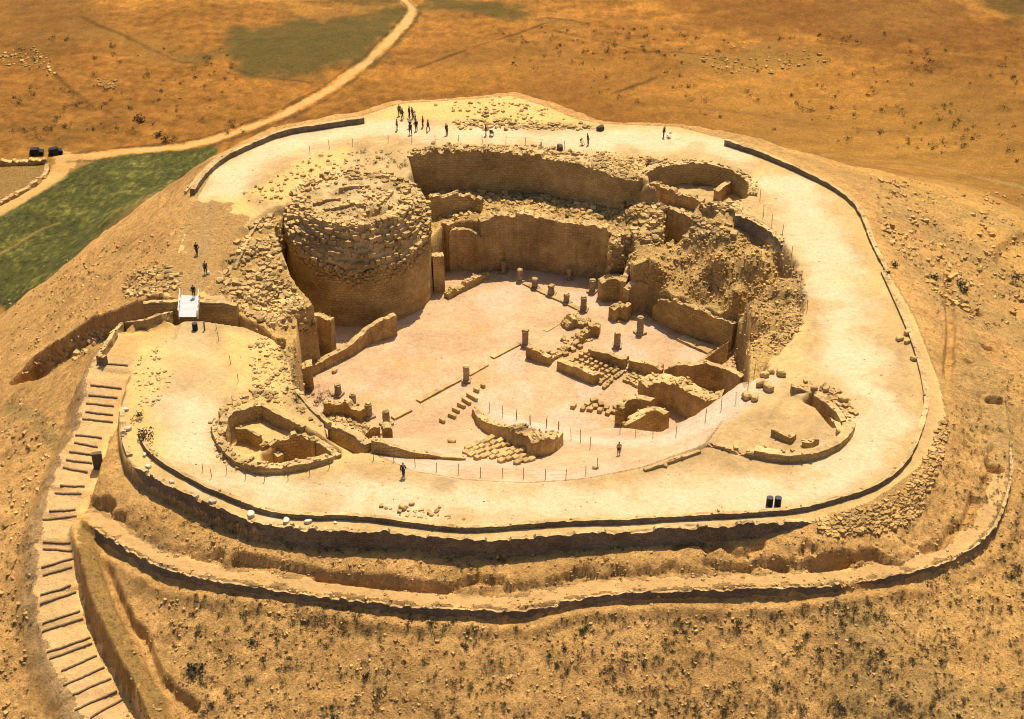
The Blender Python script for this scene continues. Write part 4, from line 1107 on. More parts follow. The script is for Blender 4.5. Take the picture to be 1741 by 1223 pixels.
# stairway: treads of earth held by dark risers
M_RISER = flat_mat('weathered_timber', (.17, .115, .06))
stw = empty('stairway', G(190, 640)); tag(stw, 'broad earth stairway with pairs of dark step edges climbing the slope', 'stairway')
Sx = Vector(stw.location)
for a, b in STEPS:
    p, q = G(a[0] - .14 * (b[0] - a[0]), a[1] - .14 * (b[1] - a[1])), G(*b)
    d = q - p; L = np.linalg.norm(d[:2]); n = 14
    t = np.linspace(0, 1, n)
    c = p[None] + d[None] * t[:, None]
    gz = Hq(c[:, 0], c[:, 1]); gz = np.minimum(gz, np.median(gz) + .12)
    down = np.array([d[1], -d[0]]) / (L + 1e-9)
    if Hq(c[7, 0] + down[0], c[7, 1] + down[1]) > Hq(c[7, 0] - down[0], c[7, 1] - down[1]): down = -down
    Vt = []
    for (off, dz) in ((-.07, -.35), (-.07, .20), (.05, .15), (.05, -.35)):
        Vt.append(np.column_stack([c[:, :2] + down * off + np.random.default_rng(int(p[0] * 99) & 999).normal(0, .015, (n, 2)), gz + dz + (.02 * np.sin(t * 37) if dz > 0 else 0)]))
    Vt = np.vstack(Vt) - np.array(Sx)
    F = [(j * n + i, j * n + i + 1, ((j + 1) % 4) * n + i + 1, ((j + 1) % 4) * n + i) for j in range(4) for i in range(n - 1)]
    F += [(0, n, 2 * n, 3 * n), (n - 1, 4 * n - 1, 3 * n - 1, 2 * n - 1)]
    mk('step', Vt, F, M_RISER, stw)

# footbridge
M_DECK = flat_mat('pale_painted_planks', (.42, .43, .42), .6, .06, 3)
M_RAIL = flat_mat('pale_timber_rail', (.68, .60, .44), .7, .1)
br = empty('footbridge', U(320, 520, .3)); tag(br, 'white plank footbridge with handrails over the entrance trench', 'footbridge')
bc = [U(304, 539, .3), U(336, 539, .3), U(339, 503, .3), U(307, 502, .3)]
o0 = np.array(br.location)
e1 = bc[1] - bc[0]; e2 = bc[3] - bc[0]
parts = []
for k in range(18):
    t0, t1 = k / 18 + .003, (k + 1) / 18 - .003
    q = np.array([bc[0] + e2 * t0, bc[1] + (bc[2] - bc[1]) * t0, bc[1] + (bc[2] - bc[1]) * t1, bc[0] + e2 * t1]) - o0
    v = np.vstack([q + (0, 0, -.07), q + (0, 0, .0)])
    parts.append((v, np.array([(3, 2, 1, 0), (4, 5, 6, 7), (0, 1, 5, 4), (1, 2, 6, 5), (2, 3, 7, 6), (3, 0, 4, 7)])))
v, f = merge(parts); mk('deck', v, f, M_DECK, br)
for (s0, s1, nm) in ((bc[0], bc[3], 0), (bc[1], bc[2], 1)):
    ang = math.atan2((s1 - s0)[1], (s1 - s0)[0]); L = np.linalg.norm((s1 - s0)[:2]); mdl = (s0 + s1) / 2 - o0
    parts = [box(mdl[0], mdl[1], .95, L, .07, .06, ang), box(mdl[0], mdl[1], .5, L, .05, .05, ang)]
    for t in (.02, .26, .5, .74, .98):
        q = s0 + (s1 - s0) * t - o0; parts.append(box(q[0], q[1], .42, .08, .08, 1.1, ang))
    v, f = merge(parts); mk('handrail', v, f, M_RAIL, br)
    v, f = box(mdl[0], mdl[1], -.2, L + .5, .16, .24, ang); mk('beam', v, f, M_RISER, br)

# columns
def column(px, py, h, r, label, group='broken columns of the courtyard'):
    p = G(px, py); rng = np.random.default_rng(int(px * 7 + py))
    o = empty('stone_column', p, rng.uniform(0, 1.5)); tag(o, label, 'column', group)
    v, f = box(0, 0, .06, r * 2.9, r * 2.9, .42, 0, .02, rng); mk('plinth', v, f, M_COLUMN, o)
    prof = [(r * 1.02, .27)]; z = .27
    while z < h - .05:
        dh = min(rng.uniform(.4, .6), h - z); rr = r * rng.uniform(.93, 1.04)
        prof += [(rr * .95, z + .02), (rr, z + .06), (rr * .99, z + dh - .04), (rr * .94, z + dh)]; z += dh
    v, f = lathe(prof, 14, .018, rng); mk('shaft', v, f, M_COLUMN, o)
    v, f = stones([(0, 0, h - .05), (r * .4, .1, h - .06)], np.array([r * 1.7, r * .9]), int(px), .5, .8)
    mk('broken_top', v, f, M_STONE, o)


for px, py, h, r, lb in ((575, 672, 1.5, .42, 'broken column at the far end of the near short row, beside the courtyard corner pier'),
                         (600, 688, 1.5, .42, 'broken column second from the corner pier in the near short row'),
                         (627, 709, 1.9, .45, 'broken column above the dark wall in the near short row, third from the pier'),
                         (657, 722, 2.0, .45, 'broken column at the end of the near short row, beside the fallen stones'),
                         (793, 648, 2.2, .40, 'lone slender column standing at the end of the long low kerb'),
                         (893, 587, 2.2, .40, 'lone slender column at the corner of the hypocaust rooms'),
                         (884, 478, 1.8, .40, 'first column of the far row, close to the jutting wall block shadow'),
                         (909, 490, 1.5, .42, 'second column of the far row, counted from the tall inner wall'),
                         (937, 502, 1.4, .45, 'wide eroded column stump midway along the far row'),
                         (963, 515, 1.4, .42, 'fourth column of the far row, before the last tall one'),
                         (992, 528, 2.0, .42, 'tallest column, closing the far row at the courtyard corner'),
                         (1007, 497, 1.9, .42, 'column standing apart near the rounded wall end'),
                         (967, 474, 1.3, .35, 'short pale column in the shadow line of the tall inner wall'),
                         (856, 464, 1.5, .35, 'short pale column against the base of the tall inner wall'),
                         (1088, 567, 2.5, .45, 'tall square pillar in the middle of the dining hall floor'),
                         (1049, 590, 2.1, .45, 'square pillar between the dining hall and the hypocaust room')):
    column(px, py, h, r, lb)

# kerbs of the garden court
for pts, lb in (([(715, 686, .28), (770, 656, .28), (791, 645, .28)], 'long straight kerb of the garden court ending at the lone column'),
                ([(800, 640, .2), (831, 622, .2)], 'short kerb length beyond the lone column'), ([(840, 611, .22), (886, 587, .22)], 'kerb length leading to the corner column of the hypocaust rooms'),
                ([(671, 715, .25), (701, 700, .25)], 'isolated short kerb near the fallen stones'), ([(888, 484, .2), (992, 533, .2)], 'far kerb beneath the row of five columns'),
                ([(930, 565, .1), (988, 530, .1)], 'thin kerb line between the tallest column and the stacked pier')):
    wall('kerb', lb, pts, .3, .75, .02, M_PLASTER, 'kerb', 'kerbs of the garden court', coping=0, curve=0, rough=.02, on_ground=True)
wall('kerb', 'pale low kerb with a block on it beside the walkway ramp', [(1097, 803, .3), (1130, 793, .35), (1192, 771, .3)], .3, .4, .04, M_STONE, 'kerb', None, .2, 0, .03, True, .4)

# stone blocks standing in grids and rows
def block_mesh(seed):
    rng = np.random.default_rng(seed)
    bm = bmesh.new(); bmesh.ops.create_cube(bm, size=1.0)
    bmesh.ops.bevel(bm, geom=bm.edges[:], offset=.08, segments=1, affect='EDGES')
    for v in bm.verts: v.co = v.co + Vector(rng.normal(0, .03, 3))
    me = bpy.data.meshes.new('stone_block'); bm.to_mesh(me); bm.free(); me.materials.append(M_STONE)
    return me


BM = [block_mesh(i) for i in range(6)]


def block(px, py, s, label, group, rz=.5, rng=None, name='stone_block'):
    p = G(px, py); rng = rng or random
    o = bpy.data.objects.new(name, rng.choice(BM)); COL.objects.link(o)
    o.scale = (s[0] * rng.uniform(.85, 1.15), s[1] * rng.uniform(.85, 1.15), s[2] * rng.uniform(.85, 1.15))
    o.location = (p[0], p[1], p[2] + o.scale[2] * .38); o.rotation_euler = (rng.uniform(-.06, .06), rng.uniform(-.06, .06), rz + rng.uniform(-.15, .15))
    tag(o, label, 'stone block', group)
    return o


rb = random.Random(3)
def grid(c00, c10, c01, na, nb, s, label, group, skip=.1, rz=.9):
    for i in range(na):
        for j in range(nb):
            if rb.random() < skip: continue
            u = i / max(1, na - 1); w = j / max(1, nb - 1)
            block(c00[0] + (c10[0] - c00[0]) * u + (c01[0] - c00[0]) * w + rb.uniform(-1.2, 1.2), c00[1] + (c10[1] - c00[1]) * u + (c01[1] - c00[1]) * w + rb.uniform(-.8, .8), s, label, group, rz, rb)


grid((972, 617), (1024, 640), (1003, 599), 7, 5, (.5, .5, .55), 'small square pillar block in the hypocaust room grid', 'hypocaust blocks of the larger room', .08)
grid((1063, 648), (1082, 658), (1082, 636), 5, 5, (.42, .42, .45), 'small square block in the compact grid of the second room', 'hypocaust blocks of the second room', .05)
grid((1020, 654), (1066, 617), (1028, 660), 13, 2, (.45, .45, .4), 'squared block in the double line edging the hypocaust room', 'blocks edging the hypocaust room', .05)
grid((1072, 618), (1102, 634), (1078, 615), 8, 2, (.42, .42, .4), 'squared block in the double line below the shaded partition', 'blocks below the shaded partition', .05)
for px, py in [(950, 606), (958, 598), (965, 592), (972, 588), (980, 584), (940, 603), (933, 600), (925, 603), (962, 604), (975, 597), (986, 592)]:
    block(px, py, (.7, .5, .45), 'fallen squared block lying on the floor behind the room wall', 'fallen blocks behind the room wall', .6, rb)
for px, py in [(999, 689), (1010, 683), (1012, 693), (1022, 690), (1003, 698), (1020, 700), (1031, 696), (1034, 704), (1045, 703), (1047, 695), (1056, 711), (1058, 703), (991, 697), (975, 693)]:
    block(px, py, (.85, .6, .5), 'fallen pale block scattered between the hypocaust rooms and the ramp fence', 'scattered blocks before the corner room', rb.uniform(0, 3), rb)
for r_, (x0, y0, x1, y1, n) in enumerate([(795, 764, 836, 748, 6), (793, 772, 856, 751, 8), (800, 777, 866, 758, 8), (812, 781, 880, 764, 8), (838, 781, 888, 770, 6), (852, 787, 900, 777, 5), (878, 789, 903, 783, 4)]):
    for k in range(n):
        t = k / (n - 1)
        block(x0 + (x1 - x0) * t + rb.uniform(-2, 2), y0 + (y1 - y0) * t + rb.uniform(-1.5, 1.5), (.75, .62, .5), 'pale squared block in the field of blocks before the apse', 'blocks in rows before the apse', .8, rb)
for k, ((x0, y0), (x1, y1)) in enumerate([((794, 672), (811, 683)), ((786, 680), (800, 689)), ((778, 689), (791, 695)), ((770, 697), (781, 703)), ((762, 707), (775, 712)), ((748, 716), (756, 720)), ((806, 664), (814, 668)), ((818, 657), (824, 660))]):
    p, q = G(x0, y0), G(x1, y1); rng = random.Random(k)
    o = bpy.data.objects.new('stone_beam', BM[k % 6]); COL.objects.link(o)
    L = float(np.linalg.norm((q - p)[:2])); o.scale = (L, .34, .55); c = (p + q) / 2
    o.location = (c[0], c[1], c[2] + .2); o.rotation_euler = (0, 0, math.atan2((q - p)[1], (q - p)[0]))
    tag(o, 'narrow stone beam lying in the stepped row beside the apse', 'stone beam', 'stone beams in the stepped row')

# boulders
def boulder(px, py, s, label, group=None, mat=None, seed=None, flat=.8):
    p = G(px, py); sd = seed or int(px * 3 + py)
    rng = np.random.default_rng(sd)
    bm = bmesh.new(); bmesh.ops.create_icosphere(bm, subdivisions=2, radius=.5)
    ph = rng.uniform(0, 9, 3)
    for v in bm.verts:
        c = v.co; k = 1 + .28 * math.sin(3 * c.x * 2 + ph[0]) * math.cos(2.3 * c.y * 2 + ph[1]) + rng.normal(0, .05)
        v.co = Vector((max(-.42, min(.42, c.x * k)), max(-.4, min(.4, c.y * k)), max(-.38, min(.38, c.z * k))))
    me = bpy.data.meshes.new('boulder'); bm.to_mesh(me); bm.free(); me.materials.append(mat or M_STONE)
    o = bpy.data.objects.new('boulder', me); COL.objects.link(o)
    o.scale = (s * 1.2, s * .95, s * flat * 1.1); o.location = (p[0], p[1], p[2] + s * flat * .3); o.rotation_euler = (0, 0, rng.uniform(0, 6))
    tag(o, label, 'boulder', group)


M_WHITE = stone_mat('white_limestone', (.62, .55, .43), (.46, .38, .27), bump=.06, var=False)
M_DARKST = stone_mat('dark_stone', (.14, .11, .07), (.08, .065, .045), bump=.08, var=False)
for k, (px, py, s) in enumerate([(214, 698, .6), (218, 731, .75), (246, 775, .55), (252, 795, .7), (292, 821, .6), (361, 855, .8), (427, 877, .9), (487, 888, .8), (524, 889, .7), (570, 890, .35), (553, 880, .4)]):
    boulder(px, py, s, 'white boulder set along the outer walkway edge above the retaining wall', 'white boulders along the outer walkway', M_WHITE, flat=.7)
for px, py, s, lb in ((1269, 677, 1.2, 'boulder lowest in the cluster beside the ramp fence'), (1283, 679, 1.1, 'pale boulder beside the lowest boulder of the ramp cluster'), (1293, 655, 1.2, 'rounded boulder in the middle of the ramp cluster'),
                      (1306, 662, 1.4, 'large squared block in the ramp cluster nearest the ruined tower'), (1328, 637, 1.3, 'dark squared boulder uppermost in the ramp cluster'), (1310, 634, .9, 'small boulder next to the uppermost dark boulder'),
                      (1300, 640, 1.0, 'long boulder leaning over the ramp cluster'), (1543, 568, 1.0, 'dark squared boulder against the far parapet'), (1542, 583, .8, 'pale boulder below the dark squared boulder by the parapet'),
                      (1529, 578, .9, 'dark rounded boulder on the walkway side of the parapet boulders'), (1553, 612, .8, 'single boulder farther down the parapet'), (1384, 662, .8, 'small boulder at the head of the ruined tower ring'),
                      (1434, 682, 1.1, 'squared block on the outer ring of the ruined tower'), (1428, 736, 1.1, 'dark boulder beside the pale kerb wall in the ruined tower'), (1404, 664, .9, 'dark boulder on the ring behind the sunken wall'),
                      (685, 865, .9, 'dark rough boulder on the near walkway by the parapet'), (700, 858, .6, 'smaller rough boulder beside the dark one on the near walkway'), (1013, 797, .7, 'white boulder at the foot of the tall fence post'),
                      (768, 753, .9, 'pale boulder at the edge of the field of blocks'), (569, 633, .8, 'boulder fallen on the courtyard floor by the low wall'), (1131, 793, .6, 'small block resting on the pale kerb')):
    boulder(px, py, s, lb, 'boulders lying on the summit', M_STONE)
boulder(952, 254, 1.2, 'large dark boulder on the rim of the back ring wall', None, M_DARKST)
boulder(1021, 221, 1.2, 'dark squared boulder at the end of the far stone tip', None, M_DARKST)
p = G(168, 796)
v, f = box(0, 0, .9, 1.0, .5, 2.2, .15, .03); o = mk('stone_pillar', v, f, M_DARKST); o.location = tuple(p); tag(o, 'dark upright slab standing beside the stairway', 'stone slab')

# barrels
M_BARREL = flat_mat('black_drum_paint', (.018, .018, .02), .5)
M_LID = flat_mat('drum_lid', (.05, .05, .05), .4)
def barrel(px, py, h, r, label, group):
    o = empty('barrel', G(px, py)); tag(o, label, 'barrel', group)
    prof = [(r * .96, 0), (r, .03)]
    for z in (.3, .62): prof += [(r, h * z - .04), (r * 1.05, h * z), (r, h * z + .04)]
    prof += [(r, h - .03), (r * 1.03, h)]
    v, f = lathe(prof, 20); mk('drum', v, f, M_BARREL, o)
    v, f = lathe([(r * .9, h), (r * .9, h + .02), (r * .3, h + .03)], 20); mk('lid', v, f, M_LID, o)


barrel(1308, 859, .95, .34, 'black drum on the near walkway, closer to the pit fence than its twin', 'black drums on the walkway')
barrel(1322, 859, .95, .34, 'black drum of the pair, closer to the bend of the parapet', 'black drums on the walkway')
barrel(332, 561, .9, .32, 'dark drum standing at the walkway end of the footbridge', None)

# fences
M_POST = flat_mat('grey_steel_post', (.20, .15, .09), .7)
def fence(pxs, label, h=1.35, wires=True):
    P = hitl(pxs)
    o = empty('wire_fence', P[0]); tag(o, label, 'fence'); c0 = P[0]
    for k, p in enumerate(P):
        hh = h * (.9 + .2 * ((k * 37) % 10) / 10)
        v, f = lathe([(.035, -.3), (.035, hh)], 6); q = p - c0
        mk('post', v + q + np.column_stack([v[:, 2] * .04 * math.sin(k * 5), v[:, 2] * .03 * math.cos(k * 3), v[:, 2] * 0]), f, M_POST, o)
    if wires and len(P) > 1:
        parts = []
        for a, b in zip(P[:-1], P[1:]):
            for z in (.6, 1.1):
                d = b - a; L = float(np.linalg.norm(d)); nrm = np.array([-d[1], d[0], 0]) / (np.linalg.norm(d[:2]) + 1e-9) * .004
                A, B = a - c0 + (0, 0, z), b - c0 + (0, 0, z); up = np.array([0, 0, .004])
                v = np.array([A - nrm - up, A + nrm - up, A + nrm + up, A - nrm + up, B - nrm - up, B + nrm - up, B + nrm + up, B - nrm + up])
                parts.append((v, np.array([(0, 1, 5, 4), (1, 2, 6, 5), (2, 3, 7, 6), (3, 0, 4, 7), (0, 3, 2, 1), (4, 5, 6, 7)])))
        v, f = merge(parts); mk('wire', v, f, M_POST, o)


fence([(832, 701), (855, 710), (879, 715), (902, 723), (929, 728), (949, 736), (971, 749), (987, 753), (1003, 765)], 'wire fence along the pale ramp above the apse', 1.7)
fence([(635, 783), (670, 787), (706, 795), (742, 803), (779, 808), (817, 812), (855, 813), (890, 815), (927, 816), (962, 815), (996, 808), (1016, 797)], 'long wire fence along the near rim of the pit', 1.35)
fence([(1054, 738), (1081, 743), (1110, 745), (1149, 742), (1199, 717), (1226, 697), (1251, 686), (1271, 668), (1282, 640)], 'wire fence climbing the ramp past the sunken rooms', 1.6)
fence([(878, 713), (901, 722), (929, 727), (950, 730)], 'short row of posts on the ramp behind the apse fence', 1.2, False)
fence([(1292, 340), (1298, 368), (1312, 385), (1330, 400), (1345, 440), (1362, 480), (1372, 530)], 'thin wire fence between the walkway and the rubble bank', 1.7)
fence([(527, 262), (560, 253), (600, 250), (660, 243), (700, 244), (740, 244), (780, 243), (820, 244), (860, 246), (893, 247), (920, 250), (960, 255)], 'thin wire fence behind the back ring wall', 1.3)
fence([(345, 802), (360, 812), (386, 806), (418, 815), (450, 818), (490, 816), (527, 809), (560, 796)], 'thin wire fence round the near ruined tower', 1.1)
fence([(368, 560), (372, 580), (392, 620), (405, 650), (395, 690), (374, 715), (362, 740)], 'thin wire fence crossing the shoulder towards the near ruined tower', 1.2)
p = G(920, 256); v, f = lathe([(.12, 0), (.11, 1.3), (.05, 1.36)], 8); o = mk('marker_post', v, f, M_WHITE); o.location = tuple(p); tag(o, 'white marker post on top of the back ring wall', 'post')
p = G(348, 562); v, f = lathe([(.10, 0), (.09, 1.0), (.13, 1.02), (.13, 1.12), (.04, 1.15)], 8); o = mk('marker_post', v, f, M_RISER); o.location = tuple(p); tag(o, 'short dark post beside the drum by the footbridge', 'post')

# ------------------------------------------------------------------ shrubs
M_LEAF = [flat_mat('dry_scrub_leaf', (.060, .050, .026), .9, .4, 9), flat_mat('dark_scrub_leaf', (.036, .038, .020), .9, .4, 9), flat_mat('olive_scrub_leaf', (.095, .078, .032), .9, .4, 9)]
def shrub_mesh(seed, n=110, w=.5, h=.55):
    rng = np.random.default_rng(seed)
    V = []; F = []
    cl = rng.normal(0, .22, (7, 3)); cl[:, 2] = abs(cl[:, 2]) + .12
    for k in range(n):
        c = cl[rng.integers(7)] + rng.normal(0, .14, 3); c[2] = abs(c[2]) * h / .55
        d = rng.normal(0, 1, 3); d /= np.linalg.norm(d); e = np.cross(d, rng.normal(0, 1, 3)); e /= np.linalg.norm(e)
        s = rng.uniform(.05, .12); b = len(V)
        V += [c - e * s * .5, c + d * s * 1.3, c + e * s * .5, c - d * s * .5]; F.append((b, b + 1, b + 2, b + 3))
    for k in range(5):
        a = rng.uniform(0, 6.28); t = np.array([math.cos(a) * .22, math.sin(a) * .22, .35]); b = len(V)
        V += [np.array([-.015, 0, -.05]), np.array([.015, 0, -.05]), t + (.008, 0, 0), t - (.008, 0, 0)]; F.append((b, b + 1, b + 2, b + 3))
    me = mk('shrub', V, F, M_LEAF[seed % 3])
    dat = me.data; bpy.data.objects.remove(me)
    return dat


SH = [shrub_mesh(i) for i in range(6)]
rng = np.random.default_rng(77)
def slope_pts(n, poly, seed, dens=1.6, sc=(40, 28)):
    r = np.random.default_rng(seed); poly = np.array(poly, float); lo, hi = poly.min(0), poly.max(0); out = []
    while len(out) < n:
        q = r.uniform(lo, hi, (n * 3, 2)); q = q[sdf(q[:, 0], q[:, 1], poly, 3000) < 0]
        q = q[r.random(len(q)) < np.clip(.35 + dens * fbm(q[:, 0] / sc[0], q[:, 1] / sc[1], seed, 3), .02, 1)]
        out += list(q)
    return np.array(out[:n])


FRONT = [(270, 1010), (420, 1010), (700, 1050), (900, 1060), (1300, 1040), (1560, 1000), (1690, 920), (1741, 850), (1741, 1223), (330, 1223)]
q = slope_pts(300, FRONT, 5)
P = hit(q[:, 0], q[:, 1])
for k, p in enumerate(P):
    o = bpy.data.objects.new('shrub', SH[k % 6]); COL.objects.link(o)
    s = .4 + .75 * rng.random() ** 2.5
    o.location = tuple(p); o.scale = (s, s, s * rng.uniform(.7, 1.1)); o.rotation_euler = (0, 0, rng.uniform(0, 6.28))
    tag(o, 'low dry shrub growing on the stony near slope below the terrace path', 'shrub', 'dry shrubs on the near slope')


def scrub(label, polys, mesh_n, smin, smax, seed):
    VV, FF, k = [], [], 0
    r = np.random.default_rng(seed)
    for poly, n, z in polys:
        q = slope_pts(n, poly, seed + n, 1.4)
        for p in hit(q[:, 0], q[:, 1]):
            me = SH[r.integers(6)]
            co = np.empty(len(me.vertices) * 3); me.vertices.foreach_get('co', co); co = co.reshape(-1, 3)[:mesh_n * 4]
            s = r.uniform(smin, smax); a = r.uniform(0, 6.28); c, sn = math.cos(a), math.sin(a)
            VV.append(np.column_stack([co[:, 0] * c - co[:, 1] * sn, co[:, 0] * sn + co[:, 1] * c, co[:, 2]]) * s + p)
            FF.append(np.arange(len(co)).reshape(-1, 4) + k); k += len(co)
    o = mk('scrub', np.vstack(VV), np.vstack(FF), M_LEAF[0]); tag(o, label, 'scrub', None, 'stuff')


scrub('fine dry scrub dotted over the hill slopes', [(FRONT, 1500, 0), ([(230, 860), (700, 925), (1100, 925), (1390, 915), (1640, 880), (1600, 950), (880, 1000), (300, 940)], 330, 0),
      ([(1610, 700), (1741, 560), (1741, 860), (1640, 900), (1560, 900)], 230, 0), ([(0, 660), (100, 720), (60, 900), (50, 1223), (0, 1223)], 160, 0), ([(0, 500), (200, 420), (300, 380), (250, 500), (100, 560)], 120, 0),
      ([(1500, 300), (1741, 330), (1741, 560), (1600, 560)], 120, 0)], 60, .22, .6, 9)
scrub('dark weeds in the excavation and on the rubble', [([(510, 270), (690, 250), (700, 330), (560, 360)], 40, 0), ([(1080, 430), (1250, 390), (1350, 480), (1330, 590), (1240, 530)], 60, 0), ([(470, 560), (540, 640), (620, 740), (480, 690)], 60, 0),
      ([(760, 330), (1060, 340), (1080, 400), (840, 365)], 50, 0)], 60, .4, .9, 10)
scrub('scrub tufts on the far plain', [([(20, 60), (400, 80), (420, 230), (230, 250), (20, 240)], 130, 0), ([(700, 40), (1741, 60), (1741, 280), (1250, 220), (960, 150)], 260, 0)], 60, .6, 1.8, 12)
for px, py, s, lb in ((247, 748, 2.0, 'large dark bush at the bend of the parapet above the stairway'), (237, 713, 1.3, 'smaller dark bush behind the large one at the parapet bend'), (238, 207, 3.2, 'low dark bush alone on the far brown field'), (268, 232, 2.4, 'dark bush beside the far dirt track'), (283, 241, 2.0, 'small dark bush closest to the far dirt track'),
                      (1522, 452, 1.4, 'small green bush on the flank beyond the far parapet'), (1590, 475, 1.6, 'green bush farther down the flank by the gully line'), (1632, 487, 1.9, 'pair-sized dark bush above the small crescent hollow'), (1640, 497, 1.5, 'dark bush just under the larger bush above the hollow'), (1725, 480, 1.9, 'dark bush at the edge of the flank beside the pale hollow'),
                      (330, 1140, 2.0, 'dark bush low on the slope beside the gully'), (430, 1095, 1.2, 'spreading bush among the near slope shrubs')):
    o = bpy.data.objects.new('bush', SH[1 + 3 * (int(px) % 2)]); COL.objects.link(o); o.location = tuple(G(px, py)); o.scale = (s * 1.2, s, s * .9); o.rotation_euler = (0, 0, px)
    tag(o, lb, 'bush')

# ------------------------------------------------------------------ far vehicles
M_CAR = flat_mat('dark_car_paint', (.02, .022, .022), .35, .05); M_GLASS = flat_mat('car_window', (.012, .014, .016), .15, .05); M_TYRE = flat_mat('tyre_rubber', (.012, .012, .012), .9)
def car(px, py, rz, label):
    p = G(px, py); o = empty('parked_car', p, rz); tag(o, label, 'car', 'cars parked on the plain')
    L, Wd = 3.0, 1.5
    prof = [(-L / 2, .35), (-L / 2, .85), (-L * .46, .98), (-L * .40, 1.45), (L * .10, 1.5), (L * .24, 1.0), (L * .46, .86), (L / 2, .7), (L / 2, .35)]
    n = len(prof); V = [(x, -Wd / 2 * (.86 if z > 1.2 else 1), z) for x, z in prof] + [(x, Wd / 2 * (.86 if z > 1.2 else 1), z) for x, z in prof]
    bm = bmesh.new(); vs = [bm.verts.new(v) for v in V]
    bm.faces.new(vs[:n]); bm.faces.new(vs[n:][::-1])
    for i in range(n): bm.faces.new((vs[i], vs[(i + 1) % n], vs[n + (i + 1) % n], vs[n + i]))
    bmesh.ops.recalc_face_normals(bm, faces=bm.faces)
    me = bpy.data.meshes.new('body'); bm.to_mesh(me); bm.free(); me.materials.append(M_CAR); b = bpy.data.objects.new('body', me); COL.objects.link(b); b.parent = o
    for s in (-1, 1):
        v, f = box(-.3, s * (Wd / 2 - .08), 1.22, 1.6, .06, .34); mk('side_window', v, f, M_GLASS, o)
    v, f = box(L * .18, 0, 1.24, .06, 1.2, .42); mk('windscreen', v, f, M_GLASS, o)
    for x in (-.95, .95):
        for s in (-1, 1):
            v, f = lathe([(.32, -.1), (.34, 0), (.32, .1)], 14); v = v[:, [0, 2, 1]] + (x, s * .78, .32); mk('wheel', v, f, M_TYRE, o)


car(63, 263, .15, 'dark boxy car parked on the plain, farther from the track bend')
car(95, 262, .35, 'dark car parked on the plain just beyond the track bend')
wall('field_bank', 'dark earth bank along the top of the pale field enclosure', [(-30, 283, .9), (30, 281, 1.0), (80, 279, .9)], 1, 1.2, .3, M_RUBBLE, 'bank', None, 0, 1, .2, True)
wall('field_bank', 'dark earth bank curving beside the track junction', [(86, 284, .9), (82, 300, .8), (60, 318, .8), (25, 338, .8), (-20, 360, .8)], .9, 1.0, .25, M_RUBBLE, 'bank', None, 0, 1, .2, True)

# ------------------------------------------------------------------ people
def skin_mesh(name, nodes, edges, mat, sub=1, root=0):
    """nodes: (x, y, z, rx, ry); a continuous surface grown round the edges"""
    me = bpy.data.meshes.new(name + '_skeleton'); me.from_pydata([n[:3] for n in nodes], edges, [])
    o = bpy.data.objects.new(name + '_tmp', me); COL.objects.link(o)
    md = o.modifiers.new('skin', 'SKIN'); md.use_smooth_shade = True
    o.data.update()
    for sv, n in zip(me.skin_vertices[0].data, nodes): sv.radius = (n[3], n[4])
    me.skin_vertices[0].data[root].use_root = True
    s = o.modifiers.new('sub', 'SUBSURF'); s.levels = s.render_levels = sub
    dg = bpy.context.evaluated_depsgraph_get()
    out = bpy.data.meshes.new_from_object(o.evaluated_get(dg)); out.name = name
    bpy.data.objects.remove(o); out.materials.clear(); out.materials.append(mat)
    return out


M_SKIN = flat_mat('skin', (.42, .24, .14), .6, .06)
M_HAIR = flat_mat('dark_hair', (.018, .013, .010), .7)
CLOTH = {k: flat_mat(k + '_cloth', c, .9) for k, c in dict(black=(.028, .027, .03), navy=(.03, .04, .085), grey=(.12, .115, .11), white=(.68, .66, .60), green=(.03, .045, .025), tan=(.40, .27, .13), brown=(.09, .05, .03), blue=(.05, .07, .13)).items()}


def pose(kind):
    """joint positions for a figure 1.72 m tall facing +X"""
    w = dict(stand=0, walk=1, hold=2, lean=3)[kind]
    sw = .20 if w == 1 else .03
    lean = .10 if w == 3 else 0.0
    J = {}
    J['pelvis'] = (0, 0, .93); J['waist'] = (lean * .3, 0, 1.06); J['chest'] = (lean * .8, 0, 1.28); J['neck'] = (lean * 1.2, 0, 1.45); J['head0'] = (lean * 1.3 + .015, 0, 1.54); J['head1'] = (lean * 1.4 + .025, 0, 1.66)
    for s, n in ((1, 'l'), (-1, 'r')):
        f = sw * s
        J['hip' + n] = (0, .095 * s, .88); J['knee' + n] = (f * .7 + .03, .10 * s, .49); J['ankle' + n] = (f - .04, .10 * s, .085); J['toe' + n] = (f + .13, .115 * s, .035)
        J['sh' + n] = (lean, .185 * s, 1.40)
        if w == 2 and n == 'r':
            J['el' + n] = (.05, .25 * s, 1.13); J['wr' + n] = (.27, .20 * s, 1.17)
        else:
            J['el' + n] = (lean * .7 - f * .5 - .02, .225 * s, 1.12); J['wr' + n] = (lean - f * .9 + .05, .225 * s, .86)
    return J


